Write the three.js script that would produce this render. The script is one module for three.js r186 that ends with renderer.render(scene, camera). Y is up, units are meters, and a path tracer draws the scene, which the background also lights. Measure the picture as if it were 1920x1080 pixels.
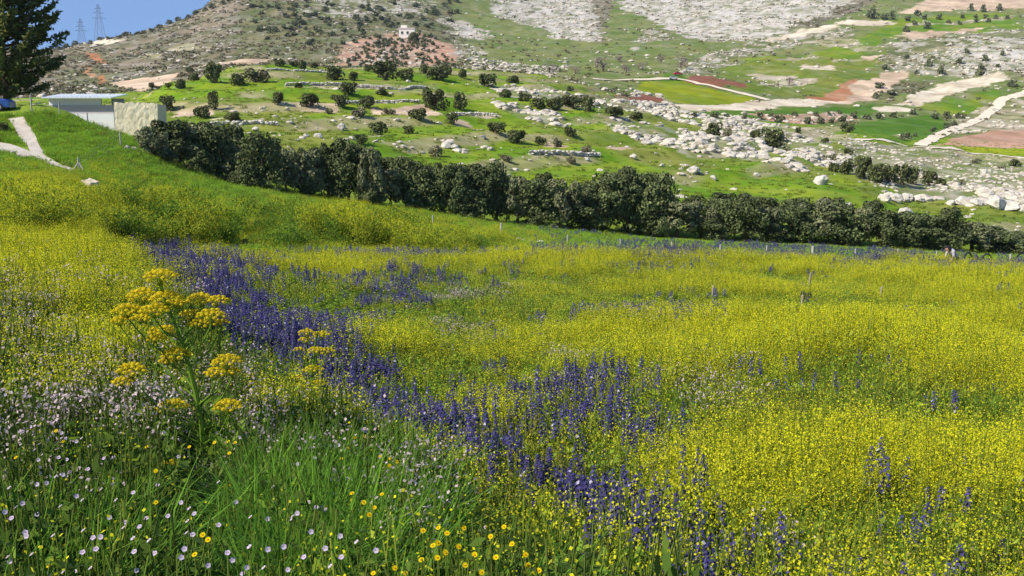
import * as THREE from 'three';
import { mergeGeometries, mergeVertices } from 'three/addons/utils/BufferGeometryUtils.js';
import { MarchingCubes } from 'three/addons/objects/MarchingCubes.js';

// ------------------------------------------------------------------ camera, sky, sun, exposure
const W = 1920, FOC = 1883, PITCH = 0.17864, EYE = 1.6;      // focal length in photo pixels; the lens looks 10.2 degrees down
const scene = new THREE.Scene();
const camera = new THREE.PerspectiveCamera(2 * Math.atan(540 / FOC) * 180 / Math.PI, 16 / 9, 0.1, 6000);
camera.position.set(0, EYE, 0);
camera.rotation.set(-PITCH, 0, 0);
scene.add(camera);
const renderer = new THREE.WebGLRenderer({ antialias: true });
renderer.setSize(1024, 576);
renderer.toneMapping = THREE.LinearToneMapping;
renderer.toneMappingExposure = 1.38;
renderer.shadowMap.enabled = true;

const SUN = new THREE.Vector3(-0.80, 0.82, 0.42).normalize();
{
  const w = 256, h = 128, data = new Float32Array(w * h * 4);
  const mixc = (a, b, t) => a.map((v, i) => v + (b[i] - v) * t);
  for (let j = 0; j < h; j++) for (let i = 0; i < w; i++) {
    const el = (j + 0.5) / h * Math.PI - Math.PI / 2, az = ((i + 0.5) / w - 0.5) * 2 * Math.PI;
    const dir = [Math.cos(el) * Math.cos(az), Math.sin(el), Math.cos(el) * Math.sin(az)];
    const s = Math.max(0, Math.sin(el));
    let c = mixc([0.27, 0.47, 0.84], [0.10, 0.22, 0.56], Math.pow(s, 0.55));
    const k = Math.max(0, dir[0] * SUN.x + dir[1] * SUN.y + dir[2] * SUN.z);
    const glow = 0.16 * Math.pow(k, 6);
    c = c.map((v, q) => v + glow * [1, 0.95, 0.85][q]);
    if (el < 0) c = mixc([0.27, 0.47, 0.84], [0.16, 0.17, 0.12], Math.min(1, -el * 8));
    data.set([c[0] * 0.73, c[1] * 0.73, c[2] * 0.73, 1], (j * w + i) * 4);
  }
  const sky = new THREE.DataTexture(data, w, h, THREE.RGBAFormat, THREE.FloatType);
  sky.mapping = THREE.EquirectangularReflectionMapping;
  sky.magFilter = THREE.LinearFilter; sky.minFilter = THREE.LinearFilter; sky.needsUpdate = true;
  scene.background = sky; scene.environment = sky;
}
const sun = new THREE.DirectionalLight(new THREE.Color(1.0, 0.94, 0.83), 4.9);
sun.position.copy(SUN).multiplyScalar(300);
sun.target.position.set(0, -5, -80); sun.position.add(sun.target.position);
sun.castShadow = true;
Object.assign(sun.shadow.camera, { left: -200, right: 200, top: 200, bottom: -200, near: 1, far: 800 });
sun.shadow.mapSize.set(4096, 4096);
scene.add(sun, sun.target);

scene.fog = new THREE.FogExp2(new THREE.Color(0.72, 0.82, 0.95), 0.00005);

// ------------------------------------------------------------------ small tools
function rng(seed) { let a = seed >>> 0; return () => { a = (a + 0x6D2B79F5) | 0; let t = Math.imul(a ^ (a >>> 15), 1 | a); t = (t + Math.imul(t ^ (t >>> 7), 61 | t)) ^ t; return ((t ^ (t >>> 14)) >>> 0) / 4294967296; }; }
const clamp = (v, a, b) => v < a ? a : v > b ? b : v;
const lerp = (a, b, t) => a + (b - a) * t;
const sstep = (a, b, v) => { const t = clamp((v - a) / (b - a), 0, 1); return t * t * (3 - 2 * t); };
const S2L = v => v <= 0.04045 ? v / 12.92 : Math.pow((v + 0.055) / 1.055, 2.4);
const rgb = (r, g, b) => [S2L(r / 255), S2L(g / 255), S2L(b / 255)];          // sRGB bytes -> linear
const mixc = (a, b, t) => [a[0] + (b[0] - a[0]) * t, a[1] + (b[1] - a[1]) * t, a[2] + (b[2] - a[2]) * t];
const mulc = (a, k) => [a[0] * k, a[1] * k, a[2] * k];
function hash2(ix, iy) { let h = Math.imul(ix, 374761393) + Math.imul(iy, 668265263); h = Math.imul(h ^ (h >>> 13), 1274126177); return ((h ^ (h >>> 16)) >>> 0) / 4294967296; }
function vnoise(x, y) {
  const ix = Math.floor(x), iy = Math.floor(y); let fx = x - ix, fy = y - iy;
  fx = fx * fx * (3 - 2 * fx); fy = fy * fy * (3 - 2 * fy);
  const a = hash2(ix, iy), b = hash2(ix + 1, iy), c = hash2(ix, iy + 1), d = hash2(ix + 1, iy + 1);
  return a + (b - a) * fx + (c - a) * fy + (a - b - c + d) * fx * fy;
}
function fbm(x, y, o = 4) { let s = 0, a = 0.5, n = 0; for (let i = 0; i < o; i++) { s += a * vnoise(x, y); n += a; x = x * 2.03 + 17.3; y = y * 2.03 - 9.1; a *= 0.5; } return s / n; }

const used = {};
function numbered(name) { const n = used[name] = (used[name] ?? -1) + 1; return n ? `${name}_${String(n).padStart(3, '0')}` : name; }
function tag(o, label, category, group, kind) {
  o.userData = { label, category }; if (group) o.userData.group = group; if (kind) o.userData.kind = kind; return o;
}
function thing(name, pos, label, category, group) {
  const g = new THREE.Group(); g.name = numbered(name); g.position.set(...pos); scene.add(g); return tag(g, label, category, group);
}
function part(name, geo, mat, parent) { const m = new THREE.Mesh(geo, mat); m.name = name; m.castShadow = m.receiveShadow = true; parent.add(m); return m; }
function copy(proto, pos, turn, scale, label, group, category) {
  const c = proto.clone(); c.name = numbered(proto.userData.kindName); c.position.set(...pos); c.rotation.y = turn;
  if (typeof scale === 'number') c.scale.setScalar(scale); else c.scale.set(...scale);
  scene.add(c); return tag(c, label, category ?? proto.userData.category, group);
}
const ordinal = n => n === 1 ? 'first' : n === 2 ? 'second' : n === 3 ? 'third' : n === 4 ? 'fourth' : n === 5 ? 'fifth' : n === 6 ? 'sixth' : n === 7 ? 'seventh' : n === 8 ? 'eighth' : n === 9 ? 'ninth' : `${n}${n % 10 === 1 && n !== 11 ? 'st' : n % 10 === 2 && n !== 12 ? 'nd' : n % 10 === 3 && n !== 13 ? 'rd' : 'th'}`;

// triangle collector with a colour per face
class TB {
  constructor() { this.p = []; this.c = []; }
  tri(a, b, c, k) { this.p.push(a[0], a[1], a[2], b[0], b[1], b[2], c[0], c[1], c[2]); for (let i = 0; i < 3; i++) this.c.push(k[0], k[1], k[2]); }
  quad(a, b, c, d, k) { this.tri(a, b, c, k); this.tri(a, c, d, k); }
  card(o, n, s, t, r, k) {              // little leaf or petal: centre, normal, half sizes, random turn
    let ux = -n[2], uz = n[0], l = Math.hypot(ux, uz); if (l < 1e-4) { ux = 1; uz = 0; l = 1; } ux /= l; uz /= l;
    const vx = n[1] * uz, vy = n[2] * ux - n[0] * uz, vz = -n[1] * ux, c = Math.cos(r), q = Math.sin(r);
    const A = [(ux * c + vx * q) * s, vy * q * s, (uz * c + vz * q) * s], B = [(-ux * q + vx * c) * t, vy * c * t, (-uz * q + vz * c) * t];
    this.quad([o[0] - A[0], o[1] - A[1], o[2] - A[2]], [o[0] - B[0], o[1] - B[1], o[2] - B[2]], [o[0] + A[0], o[1] + A[1], o[2] + A[2]], [o[0] + B[0], o[1] + B[1], o[2] + B[2]], k);
  }
  blade(b, az, len, w, lean, k, k2) {   // grass blade of two pieces
    const ca = Math.cos(az), sa = Math.sin(az), m = [b[0] + ca * lean * 0.3 * len, b[1] + len * 0.6, b[2] + sa * lean * 0.3 * len];
    const e = [b[0] + ca * lean * len, b[1] + len * (1 - 0.35 * lean), b[2] + sa * lean * len], x = -sa * w, z = ca * w;
    this.quad([b[0] - x, b[1], b[2] - z], [b[0] + x, b[1], b[2] + z], [m[0] + x * .8, m[1], m[2] + z * .8], [m[0] - x * .8, m[1], m[2] - z * .8], k);
    this.tri([m[0] - x * .8, m[1], m[2] - z * .8], [m[0] + x * .8, m[1], m[2] + z * .8], e, k2 || k);
  }
  stick(a, b, w, k) {                   // three-sided stem
    const dx = b[0] - a[0], dy = b[1] - a[1], dz = b[2] - a[2], l = Math.hypot(dx, dy, dz) || 1;
    let ux = dy, uy = -dx, uz = 0; if (Math.hypot(ux, uy) < 0.1 * l) { ux = 0; uy = dz; uz = -dy; }
    let m = Math.hypot(ux, uy, uz); ux /= m; uy /= m; uz /= m;
    const vx = (dy * uz - dz * uy) / l, vy = (dz * ux - dx * uz) / l, vz = (dx * uy - dy * ux) / l, R = [];
    for (let i = 0; i < 3; i++) { const c = Math.cos(i * 2.094) * w, s = Math.sin(i * 2.094) * w; R.push([ux * c + vx * s, uy * c + vy * s, uz * c + vz * s]); }
    for (let i = 0; i < 3; i++) { const p = R[i], q = R[(i + 1) % 3]; this.quad([a[0] + p[0], a[1] + p[1], a[2] + p[2]], [a[0] + q[0], a[1] + q[1], a[2] + q[2]], [b[0] + q[0] * .7, b[1] + q[1] * .7, b[2] + q[2] * .7], [b[0] + p[0] * .7, b[1] + p[1] * .7, b[2] + p[2] * .7], k); }
  }
  tube(pts, rad, sides, k) {            // tapered limb through points
    const rings = pts.map((p, i) => {
      const a = pts[Math.max(0, i - 1)], b = pts[Math.min(pts.length - 1, i + 1)];
      const d = new THREE.Vector3(b[0] - a[0], b[1] - a[1], b[2] - a[2]).normalize(), u = new THREE.Vector3(d.y, -d.x, 0.01).cross(d).normalize(), v = d.clone().cross(u);
      return Array.from({ length: sides }, (_, j) => { const c = Math.cos(j / sides * 6.2832) * rad[i], s = Math.sin(j / sides * 6.2832) * rad[i]; return [p[0] + u.x * c + v.x * s, p[1] + u.y * c + v.y * s, p[2] + u.z * c + v.z * s]; });
    });
    for (let i = 0; i + 1 < rings.length; i++) for (let j = 0; j < sides; j++) { const n = (j + 1) % sides; this.quad(rings[i][j], rings[i][n], rings[i + 1][n], rings[i + 1][j], k); }
  }
  build() {
    const g = new THREE.BufferGeometry();
    g.setAttribute('position', new THREE.Float32BufferAttribute(this.p, 3)); g.setAttribute('color', new THREE.Float32BufferAttribute(this.c, 3)); return g;
  }
}
const dirIn = (r, up = 0) => { const z = r() * 2 - 1, a = r() * 6.2832, s = Math.sqrt(1 - z * z); const v = [s * Math.cos(a), z + up, s * Math.sin(a)], l = Math.hypot(...v); return [v[0] / l, v[1] / l, v[2] / l]; };

// materials
const leafMat = new THREE.MeshPhysicalMaterial({ vertexColors: true, roughness: 1, transmission: 0.45, thickness: 0, specularIntensity: 0.15, side: THREE.DoubleSide });
const crownMat = new THREE.MeshPhysicalMaterial({ vertexColors: true, roughness: 0.85, transmission: 0.0, specularIntensity: 0.4, side: THREE.DoubleSide });
const vMat = new THREE.MeshPhysicalMaterial({ vertexColors: true, roughness: 1, specularIntensity: 0.12 });
const plain = (c, rough = 0.9, metal = 0) => new THREE.MeshStandardMaterial({ color: new THREE.Color(...c), roughness: rough, metalness: metal });
const rockTex = (() => {
  const n = 256, d = new Uint8Array(n * n * 4);
  for (let j = 0; j < n; j++) for (let i = 0; i < n; i++) { const v = 175 + 70 * (fbm(i / 14, j / 14, 4) - 0.5) + 50 * (fbm(i / 50 + 9, j / 30, 3) - 0.5); d.set([v, v * 0.985, v * 0.95, 255], (j * n + i) * 4); }
  const t = new THREE.DataTexture(d, n, n); t.colorSpace = THREE.SRGBColorSpace; t.magFilter = THREE.LinearFilter; t.wrapS = t.wrapT = THREE.RepeatWrapping; t.needsUpdate = true; return t;
})();

// ------------------------------------------------------------------ the lie of the land
const CT = Math.cos(PITCH), ST = Math.sin(PITCH);
function project(x, y, d) {             // world point (d metres ahead) -> photo pixel
  const dy = y - EYE, fz = d * CT - dy * ST, fy = dy * CT + d * ST;
  return [960 + FOC * x / fz, 540 - FOC * fy / fz];
}
// ground sections measured along lines of sight: [metres ahead, photo row]
const SECTIONS = [
  [-700, [[25, 400], [40, 330], [60, 270], [80, 215], [100, 190], [200, 185], [450, 170], [700, 130], [1000, 105], [1300, 110], [2200, 150]]],
  [-300, [[25, 430], [40, 370], [60, 300], [80, 225], [95, 195], [110, 190], [200, 190], [450, 170], [700, 128], [1000, 103], [1300, 108], [2200, 150]]],
  [0, [[25, 455], [40, 400], [60, 315], [75, 262], [90, 200], [110, 192], [130, 200], [200, 200], [300, 190], [450, 165], [700, 122], [1000, 98], [1300, 106], [2200, 140]]],
  [100, [[25, 470], [40, 412], [60, 325], [75, 262], [90, 200], [110, 238], [130, 228], [200, 200], [300, 188], [450, 162], [700, 118], [1000, 93], [1300, 101], [2200, 130]]],
  [230, [[25, 520], [38, 482], [44, 438], [52, 385], [66, 315], [82, 258], [95, 268], [115, 252], [140, 226], [200, 196], [300, 180], [450, 152], [700, 108], [1000, 71], [1300, 85], [2200, 110]]],
  [330, [[25, 540], [40, 487], [46, 450], [56, 390], [70, 336], [80, 312], [95, 286], [115, 258], [150, 210], [200, 165], [225, 152], [300, 172], [450, 140], [700, 96], [1000, 43], [1300, 58], [2200, 90]]],
  [450, [[25, 545], [40, 489], [47, 462], [57, 415], [70, 372], [80, 352], [95, 304], [115, 264], [150, 210], [200, 160], [240, 130], [265, 123], [330, 142], [450, 124], [700, 76], [1000, -8], [1300, -40], [2200, -60]]],
  [700, [[25, 555], [40, 497], [52, 474], [62, 440], [74, 408], [84, 388], [100, 332], [120, 286], [160, 222], [220, 163], [280, 132], [320, 124], [380, 132], [500, 116], [700, 74], [1000, 18], [1400, -90], [2200, -140]]],
  [1000, [[25, 565], [40, 507], [60, 470], [74, 448], [88, 424], [105, 368], [130, 312], [170, 246], [220, 190], [280, 156], [330, 139], [400, 142], [500, 132], [700, 105], [1000, 55], [1400, -20], [2200, -150]]],
  [1300, [[25, 573], [40, 515], [60, 479], [80, 464], [92, 444], [110, 392], [140, 332], [190, 258], [250, 222], [290, 213], [330, 213], [400, 196], [500, 152], [600, 132], [800, 95], [1100, 40], [1500, -30], [2200, -170]]],
  [1600, [[25, 582], [40, 524], [60, 489], [82, 474], [96, 455], [115, 403], [150, 347], [200, 301], [260, 263], [320, 246], [400, 225], [480, 192], [560, 165], [700, 115], [900, 60], [1200, 10], [1600, -60], [2200, -190]]],
  [1920, [[25, 590], [40, 533], [62, 498], [85, 488], [102, 476], [120, 430], [160, 372], [210, 326], [270, 298], [330, 275], [400, 242], [480, 210], [560, 165], [700, 110], [900, 60], [1200, 10], [1600, -60], [2200, -190]]],
  [2300, [[25, 600], [40, 545], [65, 508], [85, 498], [102, 488], [120, 450], [160, 400], [210, 350], [270, 315], [330, 285], [400, 245], [480, 210], [700, 110], [900, 50], [1600, -80], [2200, -190]]],
  [2900, [[25, 620], [40, 560], [65, 520], [85, 505], [102, 495], [120, 460], [160, 405], [210, 350], [270, 310], [400, 240], [700, 110], [900, 40], [1600, -100], [2200, -190]]],
];
const COLS = SECTIONS.map(([px, pts]) => {
  const d = pts.map(p => p[0]), h = pts.map(p => EYE - p[0] * Math.tan(PITCH + Math.atan((p[1] - 540) / FOC))), n = d.length;
  const s = [], m = new Array(n).fill(0);
  for (let i = 0; i + 1 < n; i++) s.push((h[i + 1] - h[i]) / (d[i + 1] - d[i]));
  m[0] = s[0]; m[n - 1] = s[n - 2];
  for (let i = 1; i + 1 < n; i++) m[i] = s[i - 1] * s[i] <= 0 ? 0 : 2 * s[i - 1] * s[i] / (s[i - 1] + s[i]) * 0.7 + 0.3 * Math.sign(s[i]) * Math.min(Math.abs(s[i]), Math.abs(s[i - 1]));
  return { px, d, h, m };
});
function colH(c, d) {
  const { d: D, h, m } = c, n = D.length;
  if (d <= D[0]) return h[0] + m[0] * (d - D[0]); if (d >= D[n - 1]) return h[n - 1];
  let i = 0; while (D[i + 1] < d) i++;
  const w = D[i + 1] - D[i], t = (d - D[i]) / w, t2 = t * t, t3 = t2 * t;
  return (2 * t3 - 3 * t2 + 1) * h[i] + (t3 - 2 * t2 + t) * w * m[i] + (-2 * t3 + 3 * t2) * h[i + 1] + (t3 - t2) * w * m[i + 1];
}
function tableH(x, d) {
  let h = -d * 0.05, out = 0;
  for (let k = 0; k < 2; k++) {
    const px = 960 + FOC * x / (d * CT - (h - EYE) * ST);
    let i = 0; while (i < COLS.length - 2 && COLS[i + 1].px < px) i++;
    const i0 = Math.max(0, i - 1), i3 = Math.min(COLS.length - 1, i + 2), a = COLS[i], b = COLS[i + 1];
    const t = clamp((px - a.px) / (b.px - a.px), 0, 1), ha = colH(a, d), hb = colH(b, d);
    const w = b.px - a.px, sa = i0 < i ? (hb - colH(COLS[i0], d)) / (b.px - COLS[i0].px) : (hb - ha) / w, sb = i3 > i + 1 ? (colH(COLS[i3], d) - ha) / (COLS[i3].px - a.px) : (hb - ha) / w;
    const t2 = t * t, t3 = t2 * t;
    out = h = (2 * t3 - 3 * t2 + 1) * ha + (t3 - 2 * t2 + t) * w * sa * 0.8 + (-2 * t3 + 3 * t2) * hb + (t3 - t2) * w * sb * 0.8;
  }
  return out;
}
const BANK = [[-20, 0.6], [0, 0], [4.6, -0.72], [10.7, -1.3], [17, -1.8], [21.5, -2.08], [30, -2.5], [45, -3.1], [60, -3.4]];
function bankBase(d) { let i = 0; while (i < BANK.length - 2 && BANK[i + 1][0] < d) i++; const [a, h] = BANK[i], [b, g] = BANK[i + 1]; return h + (g - h) * (d - a) / (b - a); }
const bankEdge = d => 2.1 - 0.487 * d;
function H(x, d) {
  let h;
  if (d < 42) {
    const e = x - bankEdge(d), bank = bankBase(d) + 0.08 * clamp(-e, -2, 40), field = -1.44 - 0.03 * (x - 0.83) - 0.104 * (Math.max(d, 2) - 6.5);
    h = lerp(bank, field, sstep(-0.4, 0.9, e + 0.5 * (fbm(d * 0.5, x * 0.2, 2) - 0.5)));
    if (d > 24) h = lerp(h, tableH(x, d), sstep(24, 40, d));
  } else h = tableH(x, d);
  const near = 0.22 * (fbm(x * 0.45, d * 0.45, 3) - 0.5);
  if (d < 90) return h + near;
  // terraces on the middle hill, broken ground on the mountain
  const wild = sstep(380, 560, d), hill = sstep(105, 125, d) * (1 - sstep(300, 360, d));
  const st = 2.4, q = (h + 1.6 * (fbm(x * 0.012, d * 0.012, 2) - 0.5)) / st, fq = q - Math.floor(q);
  h += hill * 0.55 * st * (sstep(0.55, 0.95, fq) - fq);
  h += hill * 1.2 * (fbm(x * 0.07, d * 0.07, 4) - 0.5) * 1.6;
  h += wild * (9 * (fbm(x * 0.016, d * 0.016, 5) - 0.5) + 2.6 * (fbm(x * 0.09, d * 0.09, 3) - 0.5));
  return h + near;
}
// the spot of ground seen at a photo pixel, searched outward from dmin metres
function site(px, py, dmin = 1.5) {
  const u = (px - 960) / FOC, v = (py - 540) / FOC, dz = CT - v * ST, a = u / dz, e = -(ST + v * CT) / dz;
  let d = dmin, prev = dmin;
  while (d < 2150) { if (H(a * d, d) >= EYE + e * d) { let lo = prev, hi = d; for (let i = 0; i < 12; i++) { const m = (lo + hi) / 2; if (H(a * m, m) >= EYE + e * m) hi = m; else lo = m; } return [a * hi, hi]; } prev = d; d *= 1.004; }
  return null;
}
function siteDown(px, py, dmin) { for (let k = 0; k < 40; k++) { const s = site(px, py + k * 4, dmin); if (s) return s; } return null; }
const colX = (px, py, d) => (px - 960) / FOC * d / (CT - (py - 540) / FOC * ST);      // sideways metres of a photo column at d metres
const atSite = (s, up = 0) => [s[0], H(s[0], s[1]) + up, -s[1]];

// ------------------------------------------------------------------ ground cover: what grows or lies where
const COVER = {
  grass: { c: rgb(108, 130, 40), c2: rgb(138, 142, 62), rock: 0.05, shrub: 0.02 },
  lush: { c: rgb(98, 134, 24), c2: rgb(134, 150, 40), rock: 0.01, shrub: 0.0 },
  field: { c: rgb(78, 120, 28), c2: rgb(96, 128, 34), rock: 0, shrub: 0 },
  yellowfield: { c: rgb(126, 146, 26), c2: rgb(160, 164, 30), rock: 0, shrub: 0 },
  scrub: { c: rgb(112, 110, 82), c2: rgb(146, 132, 110), rock: 0.2, shrub: 0.75 },
  scrubgreen: { c: rgb(104, 112, 70), c2: rgb(130, 124, 88), rock: 0.12, shrub: 0.5 },
  meadow: { c: rgb(110, 128, 62), c2: rgb(134, 138, 80), rock: 0.06, shrub: 0.1 },
  rock: { c: rgb(198, 190, 178), c2: rgb(168, 162, 140), rock: 1, shrub: 0.2 },
  rocky: { c: rgb(148, 142, 110), c2: rgb(118, 126, 72), rock: 0.65, shrub: 0.25 },
  boulders: { c: rgb(150, 146, 104), c2: rgb(108, 126, 48), rock: 1, shrub: 0.05 },
  soil: { c: rgb(218, 190, 160), c2: rgb(186, 160, 134), rock: 0.03, shrub: 0 },
  cream: { c: rgb(230, 214, 188), c2: rgb(200, 182, 154), rock: 0.05, shrub: 0 },
  pale: { c: rgb(198, 182, 152), c2: rgb(150, 148, 96), rock: 0.3, shrub: 0.04 },
  pinksoil: { c: rgb(202, 160, 136), c2: rgb(190, 146, 118), rock: 0.0, shrub: 0 },
  orange: { c: rgb(184, 122, 84), c2: rgb(194, 146, 110), rock: 0, shrub: 0 },
  red: { c: rgb(156, 96, 74), c2: rgb(142, 92, 74), rock: 0, shrub: 0 },
  orchardsoil: { c: rgb(206, 160, 134), c2: rgb(178, 146, 116), rock: 0.2, shrub: 0.03 },
};
const POLYS = [];
function patch(type, dmin, jitter, pts) {
  const q = pts.map(([px, py]) => { const s = siteDown(px, py, dmin); return [s[0] / s[1], Math.log(s[1])]; });
  const b = [Math.min(...q.map(p => p[0])) - 0.02, Math.max(...q.map(p => p[0])) + 0.02, Math.min(...q.map(p => p[1])) - 0.1, Math.max(...q.map(p => p[1])) + 0.1];
  POLYS.push({ type, jitter, q, b });
}
const inPoly = (q, x, y) => { let c = false; for (let i = 0, j = q.length - 1; i < q.length; j = i++) if ((q[i][1] > y) !== (q[j][1] > y) && x < (q[j][0] - q[i][0]) * (y - q[i][1]) / (q[j][1] - q[i][1]) + q[i][0]) c = !c; return c; };
const FAR = 345, MID = 104;
// mountain
patch('scrubgreen', FAR, 1, [[430, 130], [450, 20], [600, -60], [820, -60], [900, 40], [880, 90], [860, 140]]);
patch('scrubgreen', FAR, 1, [[90, 185], [110, 130], [200, 130], [250, 178]]);
patch('meadow', FAR, 1, [[800, -80], [960, -60], [960, 30], [1130, 80], [1160, -60], [1240, 50], [1340, 80], [1560, 40], [1760, -80], [1990, -80], [1990, 330], [1280, 210], [860, 150], [880, 60]]);
patch('rock', FAR, 1.3, [[925, -40], [1090, -60], [1115, 20], [1130, 62], [1115, 76], [1060, 76], [1005, 48], [935, 32]]);
patch('rock', FAR, 1.3, [[1155, -60], [1640, -90], [1600, 5], [1540, 30], [1480, 58], [1395, 80], [1320, 74], [1275, 66], [1220, 36], [1170, 20]]);
patch('rocky', FAR, 1.6, [[560, -20], [800, -40], [830, 10], [760, 30], [640, 40], [560, 30]]);
patch('rock', FAR, 1.5, [[828, 30], [870, 40], [930, 70], [905, 80], [850, 65]]);
patch('rocky', FAR, 1.2, [[850, 70], [900, 90], [900, 112], [930, 118], [1050, 122], [1040, 138], [860, 140], [846, 100]]);
patch('rocky', FAR, 1.4, [[1200, 60], [1250, 56], [1260, 76], [1200, 86]]);
patch('rocky', FAR, 1.4, [[1300, 110], [1400, 82], [1450, 66], [1560, 48], [1620, 60], [1560, 75], [1470, 92], [1380, 112], [1330, 135], [1285, 140]]);
patch('lush', FAR, 1, [[1560, 90], [1660, 50], [1690, 60], [1650, 80], [1600, 110], [1500, 120], [1400, 130], [1400, 110], [1480, 108]]);
patch('lush', FAR, 1, [[1650, 40], [1760, 30], [1900, 26], [1920, 60], [1800, 55], [1680, 62]]);
patch('grass', FAR, 1, [[1380, 120], [1560, 110], [1660, 100], [1640, 140], [1590, 170], [1500, 182], [1390, 165], [1410, 150], [1330, 146]]);
patch('rocky', FAR, 1.4, [[1660, 84], [1760, 68], [1960, 54], [1960, 150], [1860, 140], [1760, 140], [1690, 146], [1650, 120]]);
patch('rock', FAR, 1.4, [[1760, 100], [1960, 62], [1960, 130], [1830, 130]]);
patch('cream', FAR, 0.8, [[1435, 72], [1510, 56], [1590, 36], [1660, 38], [1684, 46], [1650, 48], [1590, 46], [1520, 62], [1440, 80]]);
patch('pale', FAR, 0.8, [[1510, 78], [1560, 70], [1620, 76], [1600, 94], [1550, 92]]);
patch('soil', FAR, 0.8, [[1690, 24], [1740, -6], [1960, -14], [1960, 12], [1800, 18], [1740, 22]]);
patch('soil', FAR, 0.9, [[1680, 66], [1760, 56], [1860, 52], [1800, 62], [1700, 74]]);
for (const [x0, y0, x1, y1] of [[1390, 138, 1500, 142], [1420, 152, 1540, 148], [1560, 112, 1640, 108], [1460, 110, 1540, 104], [1600, 92, 1660, 84], [1700, 44, 1900, 28], [1700, 96, 1800, 84], [1760, 160, 1840, 152]]) patch('pale', FAR, 0.5, [[x0, y0], [x1, y1], [x1, y1 + 5], [x0, y0 + 5]]);
patch('cream', FAR, 0.7, [[1500, 124], [1566, 119], [1566, 130], [1510, 130]]);
patch('soil', FAR, 0.7, [[1622, 104], [1644, 102], [1646, 114], [1626, 112]]);
patch('scrubgreen', FAR, 1, [[1655, 150], [1760, 148], [1720, 180], [1650, 188]]);
patch('soil', FAR, 0.5, [[1545, 182], [1600, 154], [1650, 138], [1700, 128], [1700, 150], [1670, 168], [1625, 190], [1560, 194]]);
patch('orange', FAR, 0.5, [[1510, 183], [1570, 168], [1610, 146], [1600, 168], [1590, 188], [1530, 190]]);
patch('cream', FAR, 0.7, [[1690, 192], [1740, 168], [1800, 148], [1880, 133], [1890, 142], [1850, 160], [1790, 176], [1720, 200]]);
patch('lush', FAR, 0.7, [[1820, 176], [1880, 166], [1890, 180], [1860, 188]]);
patch('red', FAR, 0.5, [[1272, 150], [1330, 142], [1350, 150], [1400, 156], [1400, 164], [1340, 162], [1290, 156]]);
patch('yellowfield', FAR, 0.6, [[1190, 158], [1280, 152], [1330, 162], [1420, 184], [1420, 190], [1270, 192], [1210, 176]]);
patch('field', FAR, 0.6, [[1190, 150], [1280, 140], [1280, 150], [1200, 158]]);
patch('cream', FAR, 0.4, [[1235, 192], [1400, 190], [1520, 184], [1590, 190], [1500, 199], [1380, 207], [1270, 209]]);
patch('field', FAR, 0.6, [[1260, 212], [1380, 208], [1530, 200], [1640, 195], [1640, 212], [1580, 226], [1460, 232], [1340, 226]]);
patch('orchardsoil', FAR, 0.6, [[1410, 214], [1560, 214], [1600, 220], [1560, 232], [1430, 230]]);
patch('cream', FAR, 0.5, [[1636, 200], [1700, 202], [1708, 210], [1640, 210]]);
patch('lush', FAR, 0.6, [[1720, 200], [1790, 186], [1870, 192], [1850, 214], [1760, 214]]);
patch('field', FAR - 120, 0.5, [[1580, 238], [1640, 224], [1760, 216], [1776, 230], [1740, 256], [1710, 267], [1650, 264]]);
patch('pale', FAR - 120, 0.8, [[1800, 216], [1890, 182], [1960, 174], [1960, 240], [1840, 244], [1780, 250]]);
patch('pinksoil', FAR - 120, 0.5, [[1765, 272], [1790, 256], [1850, 246], [1960, 240], [1960, 286], [1840, 280]]);
patch('yellowfield', FAR - 120, 0.6, [[1800, 272], [1850, 276], [1960, 280], [1960, 290], [1850, 290], [1810, 284]]);
patch('orchardsoil', FAR, 0.8, [[640, 84], [720, 66], [780, 60], [850, 84], [850, 116], [760, 124], [640, 122]]);
patch('soil', FAR, 0.5, [[200, 157], [260, 146], [345, 138], [320, 156], [260, 176], [225, 168]]);
patch('soil', FAR, 0.5, [[380, 118], [440, 114], [505, 110], [500, 118], [430, 122]]);
patch('cream', FAR, 0.6, [[165, 76], [215, 69], [235, 76], [200, 86], [170, 82]]);
patch('orange', FAR, 0.5, [[152, 124], [165, 130], [205, 156], [196, 158], [160, 136]]);
patch('orange', FAR, 0.5, [[165, 100], [190, 106], [200, 118], [180, 120]]);
patch('pale', FAR, 0.8, [[260, 102], [310, 104], [300, 112], [265, 110]]);
patch('pale', FAR, 0.8, [[320, 86], [370, 80], [390, 92], [330, 94]]);
// middle hill
patch('soil', MID, 0.5, [[325, 196], [390, 190], [392, 216], [322, 222]]);
patch('soil', MID, 0.6, [[540, 197], [640, 196], [640, 214], [570, 210]]);
patch('soil', MID, 0.6, [[690, 202], [800, 202], [830, 216], [790, 222], [700, 216]]);
patch('pale', MID, 0.7, [[536, 156], [720, 160], [800, 164], [796, 168], [700, 168], [540, 163]]);
patch('pale', MID, 0.7, [[640, 190], [790, 189], [790, 195], [640, 196]]);
patch('pale', MID, 0.8, [[390, 232], [520, 228], [560, 236], [400, 239]]);
patch('pale', MID, 0.7, [[840, 213], [930, 215], [930, 221], [842, 221]]);
patch('soil', MID, 0.6, [[845, 226], [875, 232], [930, 250], [910, 250], [850, 234]]);
patch('soil', MID, 0.6, [[1020, 270], [1060, 274], [1060, 280], [1024, 278]]);
patch('pale', MID, 0.5, [[995, 286], [1060, 288], [1124, 291], [1124, 294], [996, 291]]);
patch('soil', MID, 0.6, [[1130, 276], [1180, 280], [1180, 286], [1134, 282]]);
patch('pale', MID, 0.8, [[690, 258], [730, 254], [720, 262], [690, 262]]);
patch('boulders', MID, 1, [[820, 258], [852, 262], [870, 282], [840, 282]]);
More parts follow.
